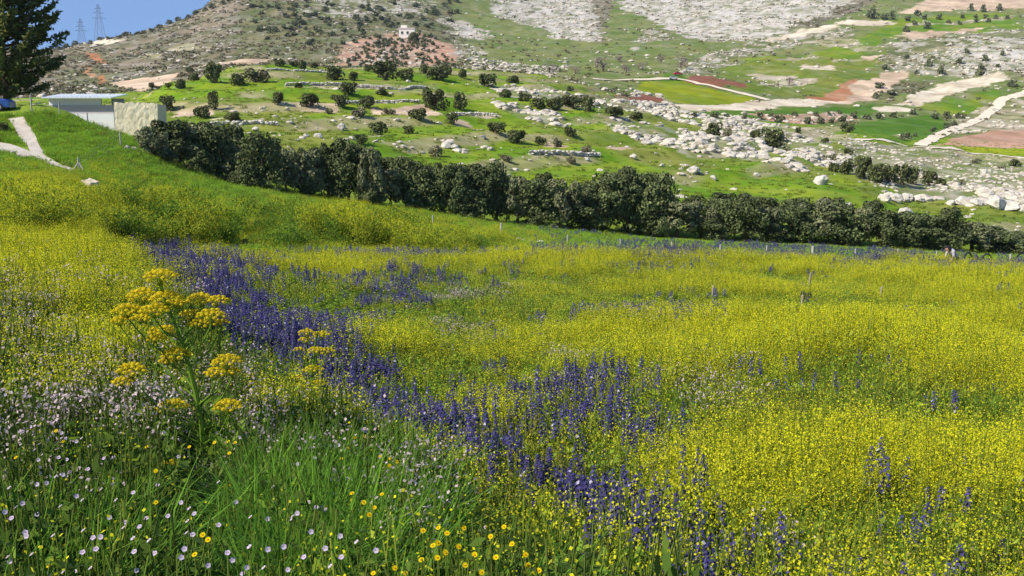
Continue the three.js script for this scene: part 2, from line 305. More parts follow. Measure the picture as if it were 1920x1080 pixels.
patch('boulders', MID, 1, [[1180, 174], [1240, 176], [1250, 192], [1200, 192]]);
patch('red', MID, 0.5, [[1148, 180], [1200, 178], [1246, 187], [1230, 192], [1170, 189]]);
patch('boulders', MID, 1.1, [[900, 158], [945, 156], [1010, 168], [1080, 178], [1150, 188], [1240, 194], [1300, 208], [1390, 222], [1460, 232], [1510, 252], [1570, 290], [1610, 312], [1560, 318], [1480, 294], [1420, 276], [1330, 250], [1250, 226], [1180, 208], [1100, 200], [1010, 186], [930, 174]]);
patch('boulders', MID, 1.1, [[938, 194], [1000, 196], [1062, 222], [1040, 234], [960, 222]]);
patch('boulders', MID, 1.1, [[1128, 220], [1200, 226], [1262, 240], [1330, 254], [1410, 276], [1486, 304], [1524, 326], [1470, 322], [1380, 300], [1290, 286], [1200, 264], [1138, 240]]);
patch('pale', MID, 1.0, [[1480, 238], [1560, 250], [1640, 268], [1740, 272], [1960, 296], [1960, 312], [1760, 292], [1600, 280], [1520, 264]]);
patch('rocky', MID, 1.4, [[1560, 262], [1700, 276], [1960, 310], [1960, 392], [1800, 372], [1660, 356], [1600, 330], [1580, 300]]);
patch('boulders', MID, 1.0, [[1640, 362], [1730, 360], [1740, 372], [1650, 378]]);
patch('boulders', MID, 1.0, [[1780, 370], [1850, 362], [1960, 366], [1960, 396], [1860, 392], [1790, 384]]);
patch('lush', MID, 1.0, [[1560, 330], [1640, 350], [1700, 352], [1640, 358], [1560, 345]]);
console.log('patches', POLYS.length);

function coverAt(x, d) {
  const k = 1 / d, n1 = fbm(x * 0.06 + 5, d * 0.06, 4) - 0.5, n2 = fbm(x * 0.06 - 31, d * 0.06 + 77, 4) - 0.5;
  let type = d < 345 ? 'lush' : 'scrub';
  if (d < 345 && fbm(x * 0.03 + 40, d * 0.03, 3) > 0.55) type = 'grass';
  for (let i = POLYS.length - 1; i >= 0; i--) {
    const P = POLYS[i], j = P.jitter * (d > 345 ? 20 : 7), a = (x + n1 * j) * k, l = Math.log(d + n2 * j * 3);
    if (a > P.b[0] && a < P.b[1] && l > P.b[2] && l < P.b[3] && inPoly(P.q, a, l)) { type = P.type; break; }
  }
  return type;
}
function riser(x, d) {                   // how far a spot lies on the steep face of a terrace, where soil and stones show
  if (d < 106 || d > 345) return 0; const q = (tableH(x, d) + 1.6 * (fbm(x * 0.012, d * 0.012, 2) - 0.5)) / 2.4, f = q - Math.floor(q);
  return sstep(0.58, 0.68, f) * (1 - sstep(0.84, 0.95, f)) * sstep(0.46, 0.58, fbm(x * 0.05 + 13, d * 0.05, 3));
}
function coverColor(type, x, d) {
  const C = COVER[type], s = d > 345 ? 0.05 : 0.16;
  const t = clamp((fbm(x * s, d * s, 4) - 0.5) * 3 + 0.5, 0, 1), f = 0.78 + 0.44 * fbm(x * s * 6 + 3, d * s * 6, 2);
  // bare stone and turf mingle at the scale of metres
  const u = fbm(x * s * 3.1 - 20, d * s * 2.1 + 8, 3), stone = (d < 345 ? 0.4 : 1) * clamp(C.rock * 1.1 + 0.05, 0, 0.85) * sstep(0.52, 0.66, u), turf = (C.c[1] > C.c[0] * 1.05 ? 0 : C.rock > 0.2 ? 0.7 : 0.22) * sstep(0.55, 0.68, 1 - u);
  let k = mixc(C.c, C.c2, t); k = mixc(k, rgb(206, 198, 184), stone); k = mixc(k, d > 345 ? rgb(106, 114, 70) : rgb(112, 132, 56), turf);
  k = mixc(k, mixc(rgb(192, 174, 142), rgb(142, 138, 84), fbm(x * 0.4, d * 0.4, 2)), 0.75 * riser(x, d));
  return mulc(k, f * (d > 345 && C.rock < 0.9 && type !== 'cream' && type !== 'soil' ? 0.72 : 0.84));
}
function nearColor(x, d) {
  const t = fbm(x * 0.5, d * 0.5, 4), far = sstep(30, 70, d);
  return mulc(mixc(mixc(rgb(100, 96, 58), rgb(108, 124, 46), t), mixc(rgb(100, 128, 40), rgb(134, 148, 54), t), far), 0.9);
}
function sheet(name, label, rows, cols, at, colour) {
  const p = new Float32Array(rows * cols * 3), c = new Float32Array(rows * cols * 3), idx = [];
  for (let j = 0; j < rows; j++) for (let i = 0; i < cols; i++) {
    const [x, d] = at(i / (cols - 1), j / (rows - 1)), k = (j * cols + i) * 3;
    p[k] = x; p[k + 1] = H(x, d); p[k + 2] = -d; c.set(colour(x, d), k);
    if (j && i) { const o = j * cols + i; idx.push(o - cols - 1, o - cols, o, o - cols - 1, o, o - 1); }
  }
  const g = new THREE.BufferGeometry();
  g.setAttribute('position', new THREE.BufferAttribute(p, 3)); g.setAttribute('color', new THREE.BufferAttribute(c, 3)); g.setIndex(idx); g.computeVertexNormals();
  const m = part(name, g, vMat, scene); tag(m, label, name, null, 'structure'); return m;
}
sheet('meadow_ground', 'sloping ground under the flower meadow and near bank', 260, 240, (u, v) => { const d = -8 + 108 * Math.pow(v, 1.5); return [(u * 2 - 1) * (0.8 * Math.max(d, 0) + 14), d]; }, nearColor);
const A0 = -0.82, A1 = 0.95;
sheet('terraced_hill', 'green terraced hillside above the dark hedge', 230, 560, (u, v) => { const d = 100 * Math.pow(3.45, v); return [lerp(A0, A1, u) * d, d]; }, (x, d) => d < 106 ? nearColor(x, d) : coverColor(coverAt(x, d), x, d));
sheet('mountain', 'far rocky mountain with scrub and grass', 330, 640, (u, v) => { const d = 345 * Math.pow(2200 / 345, v); return [lerp(A0, A1, u) * d, d]; }, (x, d) => coverColor(coverAt(x, d), x, d));
console.log('terrain');

// ------------------------------------------------------------------ tracks and paths
function strip(name, label, pts, width, up, colour, dmin) {
  const s = pts.map(([px, py]) => siteDown(px, py, dmin)), curve = new THREE.CatmullRomCurve3(s.map(p => new THREE.Vector3(p[0], 0, -p[1])));
  const n = Math.max(12, Math.ceil(curve.getLength() / (s[0][1] > 300 ? 4 : 0.8))), m = 4, p = [], c = [], idx = [];
  const C = Array.isArray(colour[0]) ? colour : [colour, mulc(colour, 0.86)];
  for (let i = 0; i <= n; i++) {
    const q = curve.getPoint(i / n), t = curve.getTangent(i / n), l = Math.hypot(t.x, t.z) || 1, w = (typeof width === 'number' ? width : lerp(width[0], width[1], i / n)) * (0.8 + 0.4 * fbm(i * 0.23, 3.1, 2));
    for (let j = 0; j <= m; j++) {
      const o = (j / m - 0.5) * w, x = q.x - t.z / l * o, d = -(q.z + t.x / l * o); p.push(x, H(x, d) + up, -d);
      c.push(...mulc(mixc(C[0], C[1], fbm(x * 0.7, d * 0.7, 3)), 0.8 + 0.35 * fbm(x * 3, d * 3, 2)));
      if (i && j) { const e = i * (m + 1) + j; idx.push(e - m - 2, e - m - 1, e, e - m - 2, e, e - 1); }
    }
  }
  const g = new THREE.BufferGeometry(); g.setAttribute('position', new THREE.Float32BufferAttribute(p, 3)); g.setAttribute('color', new THREE.Float32BufferAttribute(c, 3)); g.setIndex(idx); g.computeVertexNormals();
  return tag(part(numbered(name), g, new THREE.MeshStandardMaterial({ vertexColors: true, roughness: 1, side: THREE.DoubleSide }), scene), label, 'path', null, 'structure');
}
const roadCol = [rgb(222, 208, 184), rgb(206, 188, 160)];
strip('dirt_track', 'cream dirt track climbing past the pink bare plot', [[1725, 274], [1770, 250], [1830, 226], [1870, 200], [1885, 184], [1930, 172]], [4, 6], 0.2, roadCol, 230);
strip('dirt_track', 'cream dirt track running across the lower right hillside', [[1590, 262], [1680, 270], [1760, 278], [1840, 290], [1960, 300]], 4.5, 0.2, roadCol, 180);
strip('dirt_track', 'pale track along the foot of the yellow field', [[1110, 148], [1190, 150], [1270, 148], [1330, 160], [1410, 180], [1440, 188]], [3, 4], 0.25, roadCol, FAR);
strip('gravel_path', 'pale gravel path curving down the left bank', [[30, 222], [45, 245], [62, 272], [78, 296], [112, 312], [140, 322]], [1.15, 0.5], 0.06, [rgb(196, 186, 172), rgb(168, 156, 140)], 40);
strip('gravel_path', 'wide pale gravel area at the left edge of the photo', [[-60, 262], [-10, 272], [30, 285], [62, 296]], [2.4, 0.9], 0.05, [rgb(196, 186, 172), rgb(168, 156, 140)], 40);

// ------------------------------------------------------------------ plants: clump shapes
const STEM = rgb(104, 122, 44), LEAF = rgb(100, 128, 42), LEAFD = rgb(52, 80, 30), YEL = rgb(229, 222, 34), YELD = rgb(196, 199, 44), LUP = rgb(88, 82, 140), LUPD = rgb(68, 62, 114), PINK = rgb(226, 206, 204), DRY = rgb(150, 132, 86);
function herbClump(seed, o) {
  const r = rng(seed), b = new TB();
  for (let s = 0; s < o.stems; s++) {
    const az = r() * 6.2832, rr = o.rad * Math.sqrt(r()), x = Math.cos(az) * rr, z = Math.sin(az) * rr, h = o.h * (0.6 + 0.5 * r()), lx = (r() - 0.5) * 0.62 * h, lz = (r() - 0.5) * 0.62 * h;
    const top = [x + lx, h, z + lz], stem = mulc(mixc(o.stem || STEM, LEAF, r()), 0.8 + 0.4 * r());
    b.stick([x, 0, z], top, 0.0035 * (o.thick || 1), stem);
    for (let i = 0; i < o.leaves; i++) { const t = Math.pow(r(), 0.8) * 0.85, k = mulc(mixc(o.leaf || LEAF, o.leaf2 || LEAFD, r()), 0.75 + 0.5 * r()), a = r() * 6.2832, q = o.ls * (0.6 + 0.8 * r()); b.card([x + lx * t + Math.cos(a) * q * 0.9, h * t, z + lz * t + Math.sin(a) * q * 0.9], dirIn(r, 0.9), q, q * 0.42, a, k); }
    for (let i = 0; i < o.flowers; i++) {
      const t = lerp(o.f0 ?? 0.6, 1.05, r()), a = r() * 6.2832, q = o.spread * Math.sqrt(r()) * (1.25 - t * 0.35), fs = o.fs * (0.7 + 0.6 * r());
      b.card([x + lx * t + Math.cos(a) * q, h * t, z + lz * t + Math.sin(a) * q], dirIn(r, 1.0), fs, fs * 0.8, r() * 3, mulc(mixc(o.fc, o.fc2 || o.fc, r()), 0.85 + 0.3 * r()));
    }
  }
  return b.build();
}
function grassClump(seed, n, rad, h, w, c1, c2) {
  const r = rng(seed), b = new TB();
  for (let i = 0; i < n; i++) { const a = r() * 6.2832, q = rad * Math.sqrt(r()), k = mulc(mixc(c1, c2, r()), 0.7 + 0.6 * r()); b.blade([Math.cos(a) * q, -0.02, Math.sin(a) * q], r() * 6.2832, h * (0.5 + 0.7 * r()), w * (0.7 + 0.6 * r()), 0.15 + 0.6 * r(), k, mulc(k, 1.1)); }
  return b.build();
}
function lupineSpike(b, base, h, spike, rad, r, n) {
  b.stick(base, [base[0], base[1] + h, base[2]], 0.004, STEM);
  for (let i = 0; i < n; i++) {
    const t = i / n, a = i * 2.4 + r(), y = base[1] + h - spike + spike * t, q = rad * (1 - 0.75 * t * t) * (0.7 + 0.5 * r()), k = r() < 0.03 ? rgb(200, 196, 222) : mulc(mixc(LUP, LUPD, r()), 0.75 + 0.5 * r());
    b.card([base[0] + Math.cos(a) * q, y, base[2] + Math.sin(a) * q], [Math.cos(a) * 0.7, 0.7, Math.sin(a) * 0.7], 0.0125 * (1.2 - 0.5 * t), 0.0145 * (1.2 - 0.5 * t), r() * 3, k);
  }
}
function palmate(b, o, r, s, k) { for (let i = 0; i < 7; i++) { const a = i / 7 * 6.2832 + r() * 0.3; b.card([o[0] + Math.cos(a) * s, o[1] + 0.2 * s, o[2] + Math.sin(a) * s], [-Math.cos(a) * 0.35, 0.9, -Math.sin(a) * 0.35], s, s * 0.22, Math.atan2(0, 1) + (a + Math.PI / 2), mulc(k, 0.85 + 0.3 * r())); } }
function lupineClump(seed, n) {
  const r = rng(seed), b = new TB();
  for (let i = 0; i < n; i++) { const a = r() * 6.2832, q = 0.17 * Math.sqrt(r()), h = 0.32 + 0.22 * r(); lupineSpike(b, [Math.cos(a) * q, 0, Math.sin(a) * q], h, 0.12 + 0.09 * r(), 0.027, r, 28); }
  for (let i = 0; i < 16; i++) { const a = r() * 6.2832, q = 0.24 * Math.sqrt(r()); b.card([Math.cos(a) * q, 0.08 + 0.24 * r(), Math.sin(a) * q], dirIn(r, 1), 0.045, 0.02, r() * 3, mulc(mixc(LEAF, LEAFD, r()), 0.8 + 0.5 * r())); }
  return b.build();
}
function domeClump(seed, n, nf, leafA, leafB) {
  const r = rng(seed), b = new TB(), L = []; for (let i = 0; i < 7; i++) { const a = r() * 6.2832, q = 0.5 * Math.sqrt(r()); L.push([Math.cos(a) * q, 0.3 + 0.35 * r(), Math.sin(a) * q, 0.26 + 0.18 * r()]); }
  const at = (v, l, k) => [l[0] + v[0] * l[3] * k, Math.max(0.02, l[1] + v[1] * l[3] * k), l[2] + v[2] * l[3] * k];
  for (let i = 0; i < n; i++) { const l = L[i % 7], v = dirIn(r, 0.3); b.card(at(v, l, 0.5 + 0.5 * r()), dirIn(r, 0.6), 0.045 * (0.6 + 0.8 * r()), 0.018, r() * 3, mulc(mixc(leafA, leafB, r()), 0.75 + 0.5 * r())); }
  for (let i = 0; i < nf; i++) { const l = L[i % 7], v = dirIn(r, 0.7); b.card(at(v, l, 0.95 + 0.2 * r()), dirIn(r, 1), 0.013, 0.011, r() * 3, mulc(mixc(YEL, YELD, r()), 0.85 + 0.3 * r())); }
  for (let i = 0; i < 9; i++) { const l = L[i % 7]; b.stick([l[0] * 0.3, -0.1, l[2] * 0.3], [l[0], l[1], l[2]], 0.008, STEM); }
  return b.build();
}
const KINDS = {
  thicket: [0, 1, 2, 3].map(i => domeClump(81 + i, 520, [460, 300, 120, 30][i], i < 2 ? rgb(118, 138, 40) : rgb(82, 112, 34), i < 2 ? rgb(148, 154, 46) : rgb(112, 136, 42))),
  mustard: [0, 1, 2].map(i => herbClump(11 + i, { stems: 9, rad: 0.22, h: 0.5, leaves: 5, ls: 0.026, flowers: 52, fs: 0.0058, spread: 0.11, f0: 0.62, fc: YEL, fc2: YELD, leaf: rgb(164, 170, 54), leaf2: rgb(138, 152, 48), stem: rgb(150, 156, 56) })),
  sparse: [0, 1, 2].map(i => herbClump(21 + i, { stems: 9, rad: 0.22, h: 0.46, leaves: 9, ls: 0.025, flowers: 10, fs: 0.0064, spread: 0.08, f0: 0.55, fc: YEL, fc2: YELD, leaf: rgb(170, 178, 58), leaf2: rgb(138, 160, 52), stem: rgb(158, 166, 60) })),
  herb: [0, 1].map(i => herbClump(31 + i, { stems: 9, rad: 0.22, h: 0.36, leaves: 12, ls: 0.032, flowers: 0, fs: 0.01, spread: 0.05, fc: YEL, leaf: rgb(140, 166, 56), leaf2: rgb(114, 146, 50) })),
  lupine: [0, 1, 2].map(i => lupineClump(41 + i, 5 + i)),
  grass: [0, 1, 2].map(i => grassClump(51 + i, 46, 0.16, 0.42, 0.0045, rgb(72, 116, 30), rgb(112, 142, 44))),
  lightenedgrass: [0, 1, 2].map(i => grassClump(101 + i, 46, 0.16, 0.42, 0.0045, rgb(100, 148, 34), rgb(146, 176, 50))),  // same tufts as grass, leaf colour lightened to offset blade self-shadow
  lushgrass: [0, 1, 2].map(i => grassClump(91 + i, 52, 0.17, 0.48, 0.004, rgb(62, 106, 28), rgb(112, 150, 46))),
  broadleaf: [0, 1, 2].map(i => herbClump(95 + i, { stems: 8, rad: 0.19, h: 0.4, leaves: 19, ls: 0.027, flowers: 0, fs: 0.008, spread: 0.06, fc: YEL, leaf: rgb(108, 130, 50), leaf2: rgb(76, 102, 38), stem: rgb(104, 116, 52), thick: 1.1 })),
  pale: [0, 1].map(i => herbClump(61 + i, { stems: 10, rad: 0.2, h: 0.42, leaves: 5, ls: 0.02, flowers: 12, fs: 0.0085, spread: 0.06, f0: 0.6, fc: PINK, fc2: rgb(204, 182, 182), leaf: rgb(104, 112, 58), leaf2: rgb(84, 92, 48), stem: rgb(110, 104, 66) })),
  dry: [0].map(i => herbClump(71 + i, { stems: 11, rad: 0.2, h: 0.46, leaves: 7, ls: 0.024, flowers: 6, fs: 0.009, spread: 0.07, f0: 0.5, fc: rgb(150, 136, 70), fc2: rgb(128, 132, 60), leaf: rgb(118, 116, 52), leaf2: rgb(96, 108, 44), stem: rgb(120, 108, 62) })),
};
const STUFF = {
  thicket: ['mustard_thicket', 'rounded yellow green mustard thicket on the rise behind the field', 'thicket'],
  mustard: ['mustard_flowers', 'mass of bright yellow mustard blossom over the meadow', 'flowers'],
  sparse: ['flowering_herbs', 'yellow green herbs with sparse yellow blossom across the meadow', 'herbs'],
  herb: ['green_herbs', 'plain leafy green herbs between the meadow flowers', 'herbs'],
  lupine: ['blue_lupines', 'violet blue lupines in a drift along the bank and field', 'flowers'],
  grass: ['tall_grass', 'bright green grass tufts mixed into the meadow', 'grass'],
  lightenedgrass: ['lightened_slope_grass', 'light green grass on the left slope and below the hedge, lightened against its self shadow', 'grass'],
  lushgrass: ['lush_grass', 'deep green lush grass at the bottom of the near bank', 'grass'],
  broadleaf: ['leafy_weeds', 'dark leafy weeds tangled over the near bank', 'weeds'],
  pale: ['small_pale_flowers', 'tiny pinkish white flowers crowding the left bank', 'flowers'],
  dry: ['brownish_weeds', 'brownish dry weeds scattered through the meadow', 'weeds'],
};
// where each kind grows, read off the photograph at the plants' tops
const blobs = (list, px, py) => { let s = 0; for (const [cx, cy, rx, ry, a] of list) { const u = (px - cx) / rx, v = (py - cy) / ry, q = u * u + v * v; if (q < 6) s += a * Math.exp(-q); } return s; };
const YB = [[1250, 620, 330, 34, .55], [1560, 640, 330, 40, .5], [1500, 530, 220, 34, .55], [1780, 900, 260, 45, .6], [1450, 895, 230, 40, .5], [980, 520, 80, 70, .35], [850, 780, 130, 60, .3], [1000, 650, 130, 46, .35], [1850, 570, 120, 46, .35], [640, 505, 90, 24, .4], [1400, 1000, 260, 60, .25], [1820, 690, 120, 40, .3], [760, 640, 140, 40, .25], [1760, 540, 100, 26, .3],
  [1760, 790, 260, 36, -.5], [1600, 705, 140, 30, -.4], [1430, 765, 170, 28, -.35], [900, 590, 200, 36, -.35], [700, 560, 140, 44, -.45], [1260, 580, 150, 22, -.5], [1060, 870, 150, 70, -.3], [1040, 1000, 140, 90, -.5], [560, 520, 90, 60, -.3], [1750, 1030, 200, 50, -.2], [1250, 800, 160, 30, -.2], [1100, 480, 400, 10, -.3]];
const LB = [[800, 478, 130, 9, .9], [1090, 478, 90, 12, .7], [1240, 488, 70, 14, .8], [1450, 484, 120, 9, .6], [1650, 492, 90, 12, 1.0], [1870, 508, 90, 12, 1.0], [720, 550, 70, 26, .75], [800, 545, 50, 18, .5], [1180, 582, 60, 14, .9], [1280, 574, 60, 16, 1.0], [1090, 745, 90, 26, .2], [1180, 775, 60, 24, .25], [960, 760, 120, 40, .15], [690, 575, 20, 16, .5], [1230, 830, 80, 40, .15], [1060, 830, 60, 40, .2], [1320, 835, 50, 24, .5], [1860, 640, 40, 12, .3], [1760, 940, 120, 30, .03], [1560, 860, 60, 20, .25], [980, 620, 60, 12, .3], [1300, 610, 60, 14, .5], [1500, 462, 160, 7, .5]];
const STRIP = [[225, 478, 14], [300, 508, 36], [395, 552, 70], [480, 608, 72], [560, 660, 66], [640, 705, 56], [720, 765, 52], [800, 815, 40], [880, 860, 40], [960, 905, 44], [1060, 965, 44], [1160, 1020, 55], [1260, 1075, 70], [1300, 1120, 70]];
function stripW(px, py) { let best = 0; for (let i = 0; i + 1 < STRIP.length; i++) { const [ax, ay, aw] = STRIP[i], [bx, by, bw] = STRIP[i + 1], t = clamp(((px - ax) * (bx - ax) + (py - ay) * (by - ay)) / ((bx - ax) ** 2 + (by - ay) ** 2), 0, 1), q = Math.hypot(px - lerp(ax, bx, t), py - lerp(ay, by, t)) / lerp(aw, bw, t); best = Math.max(best, Math.exp(-q * q * 1.1)); } return best; }
const WB = [[870, 552, 70, 10, .7], [1065, 668, 40, 12, .7], [1300, 725, 60, 14, .6], [1380, 772, 60, 14, .6], [1480, 1040, 90, 24, .6], [860, 620, 60, 14, .4], [1090, 718, 60, 14, .4], [1210, 600, 40, 10, .4]];
const r0 = rng(2024), put = Object.fromEntries(Object.keys(KINDS).map(k => [k, KINDS[k].map(() => [])]));
function plant(kind, x, d, s, tint, sy = 1) { const v = put[kind]; v[Math.floor(r0() * v.length)].push([x, d, s, tint, sy]); }
function pick(w) { let s = 0; for (const k in w) s += Math.max(0, w[k]); let t = r0() * s; for (const k in w) { t -= Math.max(0, w[k]); if (t <= 0) return k; } return 'herb'; }
const FIELD_END = px => px < 470 ? 41.5 : px < 700 ? lerp(42, 46, (px - 470) / 230) : px < 960 ? lerp(46, 50, (px - 700) / 260) : lerp(50, 57, clamp((px - 960) / 900, 0, 1));
const PATHS = [[[30, 222], [45, 245], [62, 272], [78, 296], [112, 312], [140, 322]], [[-60, 262], [-10, 272], [30, 285], [62, 296]]].map(l => l.map(p => siteDown(p[0], p[1], 40)));
function onPath(x, d) { if (d < 40 || d > 100 || x > -18) return false; for (const [l, w0, w1] of [[PATHS[0], 0.75, 0.3], [PATHS[1], 1.3, 0.6]]) for (let i = 0; i + 1 < l.length; i++) { const [ax, ad] = l[i], [bx, bd] = l[i + 1], t = clamp(((x - ax) * (bx - ax) + (d - ad) * (bd - ad)) / ((bx - ax) ** 2 + (bd - ad) ** 2), 0, 1); if (Math.hypot(x - lerp(ax, bx, t), d - lerp(ad, bd, t)) < lerp(w0, w1, i / l.length)) return true; const f = (x - lerp(ax, bx, t)); if (Math.abs(f) < 0.8 && d < lerp(ad, bd, t) && d > lerp(ad, bd, t) - 2 && hash2(Math.floor(x * 3), Math.floor(d * 2)) < 0.8) return true; } return false; }
const NPLANT = 125000;
for (let n = 0; n < NPLANT; n++) {
  const q = r0(), d = Math.pow(lerp(Math.pow(2.6, 0.75), Math.pow(84, 0.75), q), 1 / 0.75), x = (r0() * 2 - 1) * (0.56 * d + 1.2);
  const [px, py] = project(x, H(x, d) + 0.36, d), e = x - bankEdge(d);
  const big = d > 9 ? Math.min(1.9, 1 + (d - 9) * 0.022) : 1, low = 1 / Math.pow(big, 0.85), n1 = fbm(x * 0.35, d * 0.2, 3) - 0.5, n0 = fbm(x * 0.14 + 4, d * 0.26 + 2, 3) - 0.5, n2 = fbm(x * 1.1 + 9, d * 0.7, 2) - 0.5, n3 = fbm(x * 0.5 + 50, d * 0.35, 3) - 0.5;
  const tint = 0.82 + 0.36 * r0();
  if (d < 34 && e < 0.15) {                                    // near bank
    const lush = blobs([[590, 1000, 150, 90, 1.3], [420, 960, 90, 60, .5], [150, 1050, 160, 50, .3]], px, py), pk = blobs([[60, 640, 130, 110, .7], [330, 790, 190, 70, .8], [520, 830, 160, 60, .6], [700, 920, 70, 40, .8], [780, 960, 70, 40, .8], [170, 700, 160, 90, .5], [60, 850, 120, 90, .35]], px, py);
    const yl = blobs([[140, 560, 120, 130, .8], [190, 680, 60, 60, .5], [620, 770, 70, 40, 1.0], [110, 430, 160, 60, 3], [60, 500, 120, 50, .8], [900, 1030, 120, 50, .45]], px, py);
    let k = pick({ lushgrass: lush * 4.5 + Math.max(0, n3) * 0.5, grass: 0.1, broadleaf: py > 560 ? 0.75 + n2 : 0.3, pale: pk * 0.8 * Math.max(0.15, 0.8 + n1 * 2), mustard: yl * (0.8 + n2 * 1.5), sparse: 0.07 + yl * 0.5, herb: 0.3, dry: 0.2 });
    if (k === 'dry' && d < 7) k = 'broadleaf';
    if (n3 + n2 < -0.12 && py > 600 && r0() < 0.85) continue;  // bare dark gaps in the near bank
    plant(k, x, d, big * (k === 'grass' ? 0.8 + 0.5 * r0() : 0.75 + 0.5 * r0()), tint, low * (0.9 + 0.4 * r0()) * (1.0 + 1.2 * n1) * (Math.abs(px - 385) < 88 && d < 5.7 && py > 690 ? 0.36 : 1));
    continue;
  }
  if (px > 235 && px < 2400 && d < FIELD_END(px)) {              // flower field
    const L = (py > 860 ? 0.8 : py > 720 ? 1.1 : 1.35) * stripW(px, py) * Math.max(0.3, 0.75 + 2.0 * n3 + 1.8 * n2) + blobs(LB, px, py) * Math.max(0, 0.85 + 3.0 * n2 + n1) + (n3 > 0.2 ? 0.03 : 0.008);
    const yb = blobs(YB, px, py), Y = 0.12 + 1.9 * yb + n0 * 2.6 + n1 * 1.4 + n2 * 0.6, Wt = blobs(WB, px, py) * 0.9;
    const k = pick({ lupine: Math.max(0, L), mustard: 0.85 * Math.max(0.03, Y) * (1 - Math.min(0.75, stripW(px, py))), sparse: 0.34, herb: 0.3 + Math.max(0, -n1 - n0) * 2.2 + Math.max(0, -yb) * 2.2, grass: 0.16 + Math.max(0, n3) * 0.6, pale: Wt, dry: 0.05 + Math.max(0, blobs([[1000, 940, 120, 60, .4], [930, 880, 80, 50, .3], [1500, 800, 200, 40, .2]], px, py)) });
    plant(k, x, d, big * (0.75 + 0.5 * r0()), tint, low * (0.85 + 0.3 * r0()) * (1.05 + 1.2 * n1 + 0.9 * n0));
    continue;
  }
  // slopes round the field
  const hedge = blobs([[330, 425, 130, 30, 1], [560, 420, 130, 30, 1], [700, 435, 160, 26, .8], [640, 400, 60, 20, .7], [860, 450, 100, 18, .7], [100, 405, 140, 55, 2.4]], px, py);
  const k = pick({ mustard: hedge * (0.7 + n2), sparse: 0.05 + hedge * 0.5, lightenedgrass: 1.3 - hedge * 0.5, herb: 0.35 + n3 * 0.5, dry: 0.06, lupine: d > 50 && px > 1000 ? 0.03 + Math.max(0, n3) * 0.35 + blobs(LB, px, py) * 0.6 : 0 });
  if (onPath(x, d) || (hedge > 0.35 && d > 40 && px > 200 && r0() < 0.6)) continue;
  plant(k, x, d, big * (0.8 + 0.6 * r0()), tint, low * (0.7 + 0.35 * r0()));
}
// tall mustard thicket on the rise behind the field
for (let n = 0; n < 1000; n++) {
  const left = n < 260, px = left ? 0 + 250 * r0() : 235 + 735 * r0(), base = left ? lerp(395, 460, r0()) : lerp(408, 478, Math.sqrt(r0())) + (px > 700 ? 10 : 0), s = site(px, base, 24); if (!s || s[1] > 62) continue;
  if (!left && fbm(s[0] * 0.55 + 60, s[1] * 0.55, 2) < 0.4) continue;       // gaps between the mounds
  if (!left && base > 470 - (px < 300 ? (300 - px) * 0.2 : 0) && r0() < 0.5) continue;
  if (Math.hypot((px - 460) / 30, (base - 458) / 16) < 1 || Math.hypot((px - 175) / 40, (base - 372) / 26) < 1) continue;
  const c = fbm(s[0] * 0.3 + 3, s[1] * 0.3, 2), v = put.thicket, q = left ? (r0() < 0.6 ? 0 : 1) : c > 0.55 ? (r0() < 0.5 ? 0 : 1) : r0() < 0.5 ? 2 : 3;
  v[q].push([s[0], s[1], (left ? 0.9 : 1.25 * (px > 740 ? lerp(1, 0.5, (px - 740) / 230) : 1)) * Math.min(1.25, 0.45 + 2.6 * Math.max(0, c - 0.28) * (0.7 + r0())), 0.85 + 0.45 * r0(), 1.0 + 0.6 * r0(), -0.05]);
}
const M4 = new THREE.Matrix4(), Q4 = new THREE.Quaternion(), E4 = new THREE.Euler(), V1 = new THREE.Vector3(), V2 = new THREE.Vector3(), C4 = new THREE.Color();
function instances(parent, name, geo, mat, list) {
  const im = new THREE.InstancedMesh(geo, mat, list.length); im.name = name; im.castShadow = im.receiveShadow = true;
  list.forEach(([x, d, s, t, sy, yo], i) => {
    E4.set((hash2(i, 5) - .5) * 0.25, hash2(i, 7) * 6.2832, (hash2(i, 9) - .5) * 0.25); Q4.setFromEuler(E4);
    M4.compose(V1.set(x, H(x, d) + (yo || 0), -d), Q4, V2.set(s, s * sy, s)); im.setMatrixAt(i, M4);
    if (Array.isArray(t)) C4.setRGB(...t); else C4.setRGB(t, t, t); im.setColorAt(i, C4);
  });
  im.userData.kind = 'stuff'; parent.add(im); return im;
}
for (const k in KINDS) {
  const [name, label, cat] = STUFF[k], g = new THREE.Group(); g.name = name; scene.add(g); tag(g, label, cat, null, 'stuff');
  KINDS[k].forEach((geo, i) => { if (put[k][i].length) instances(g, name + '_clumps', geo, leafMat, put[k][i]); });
  console.log(k, put[k].map(l => l.length).join(' '));
}

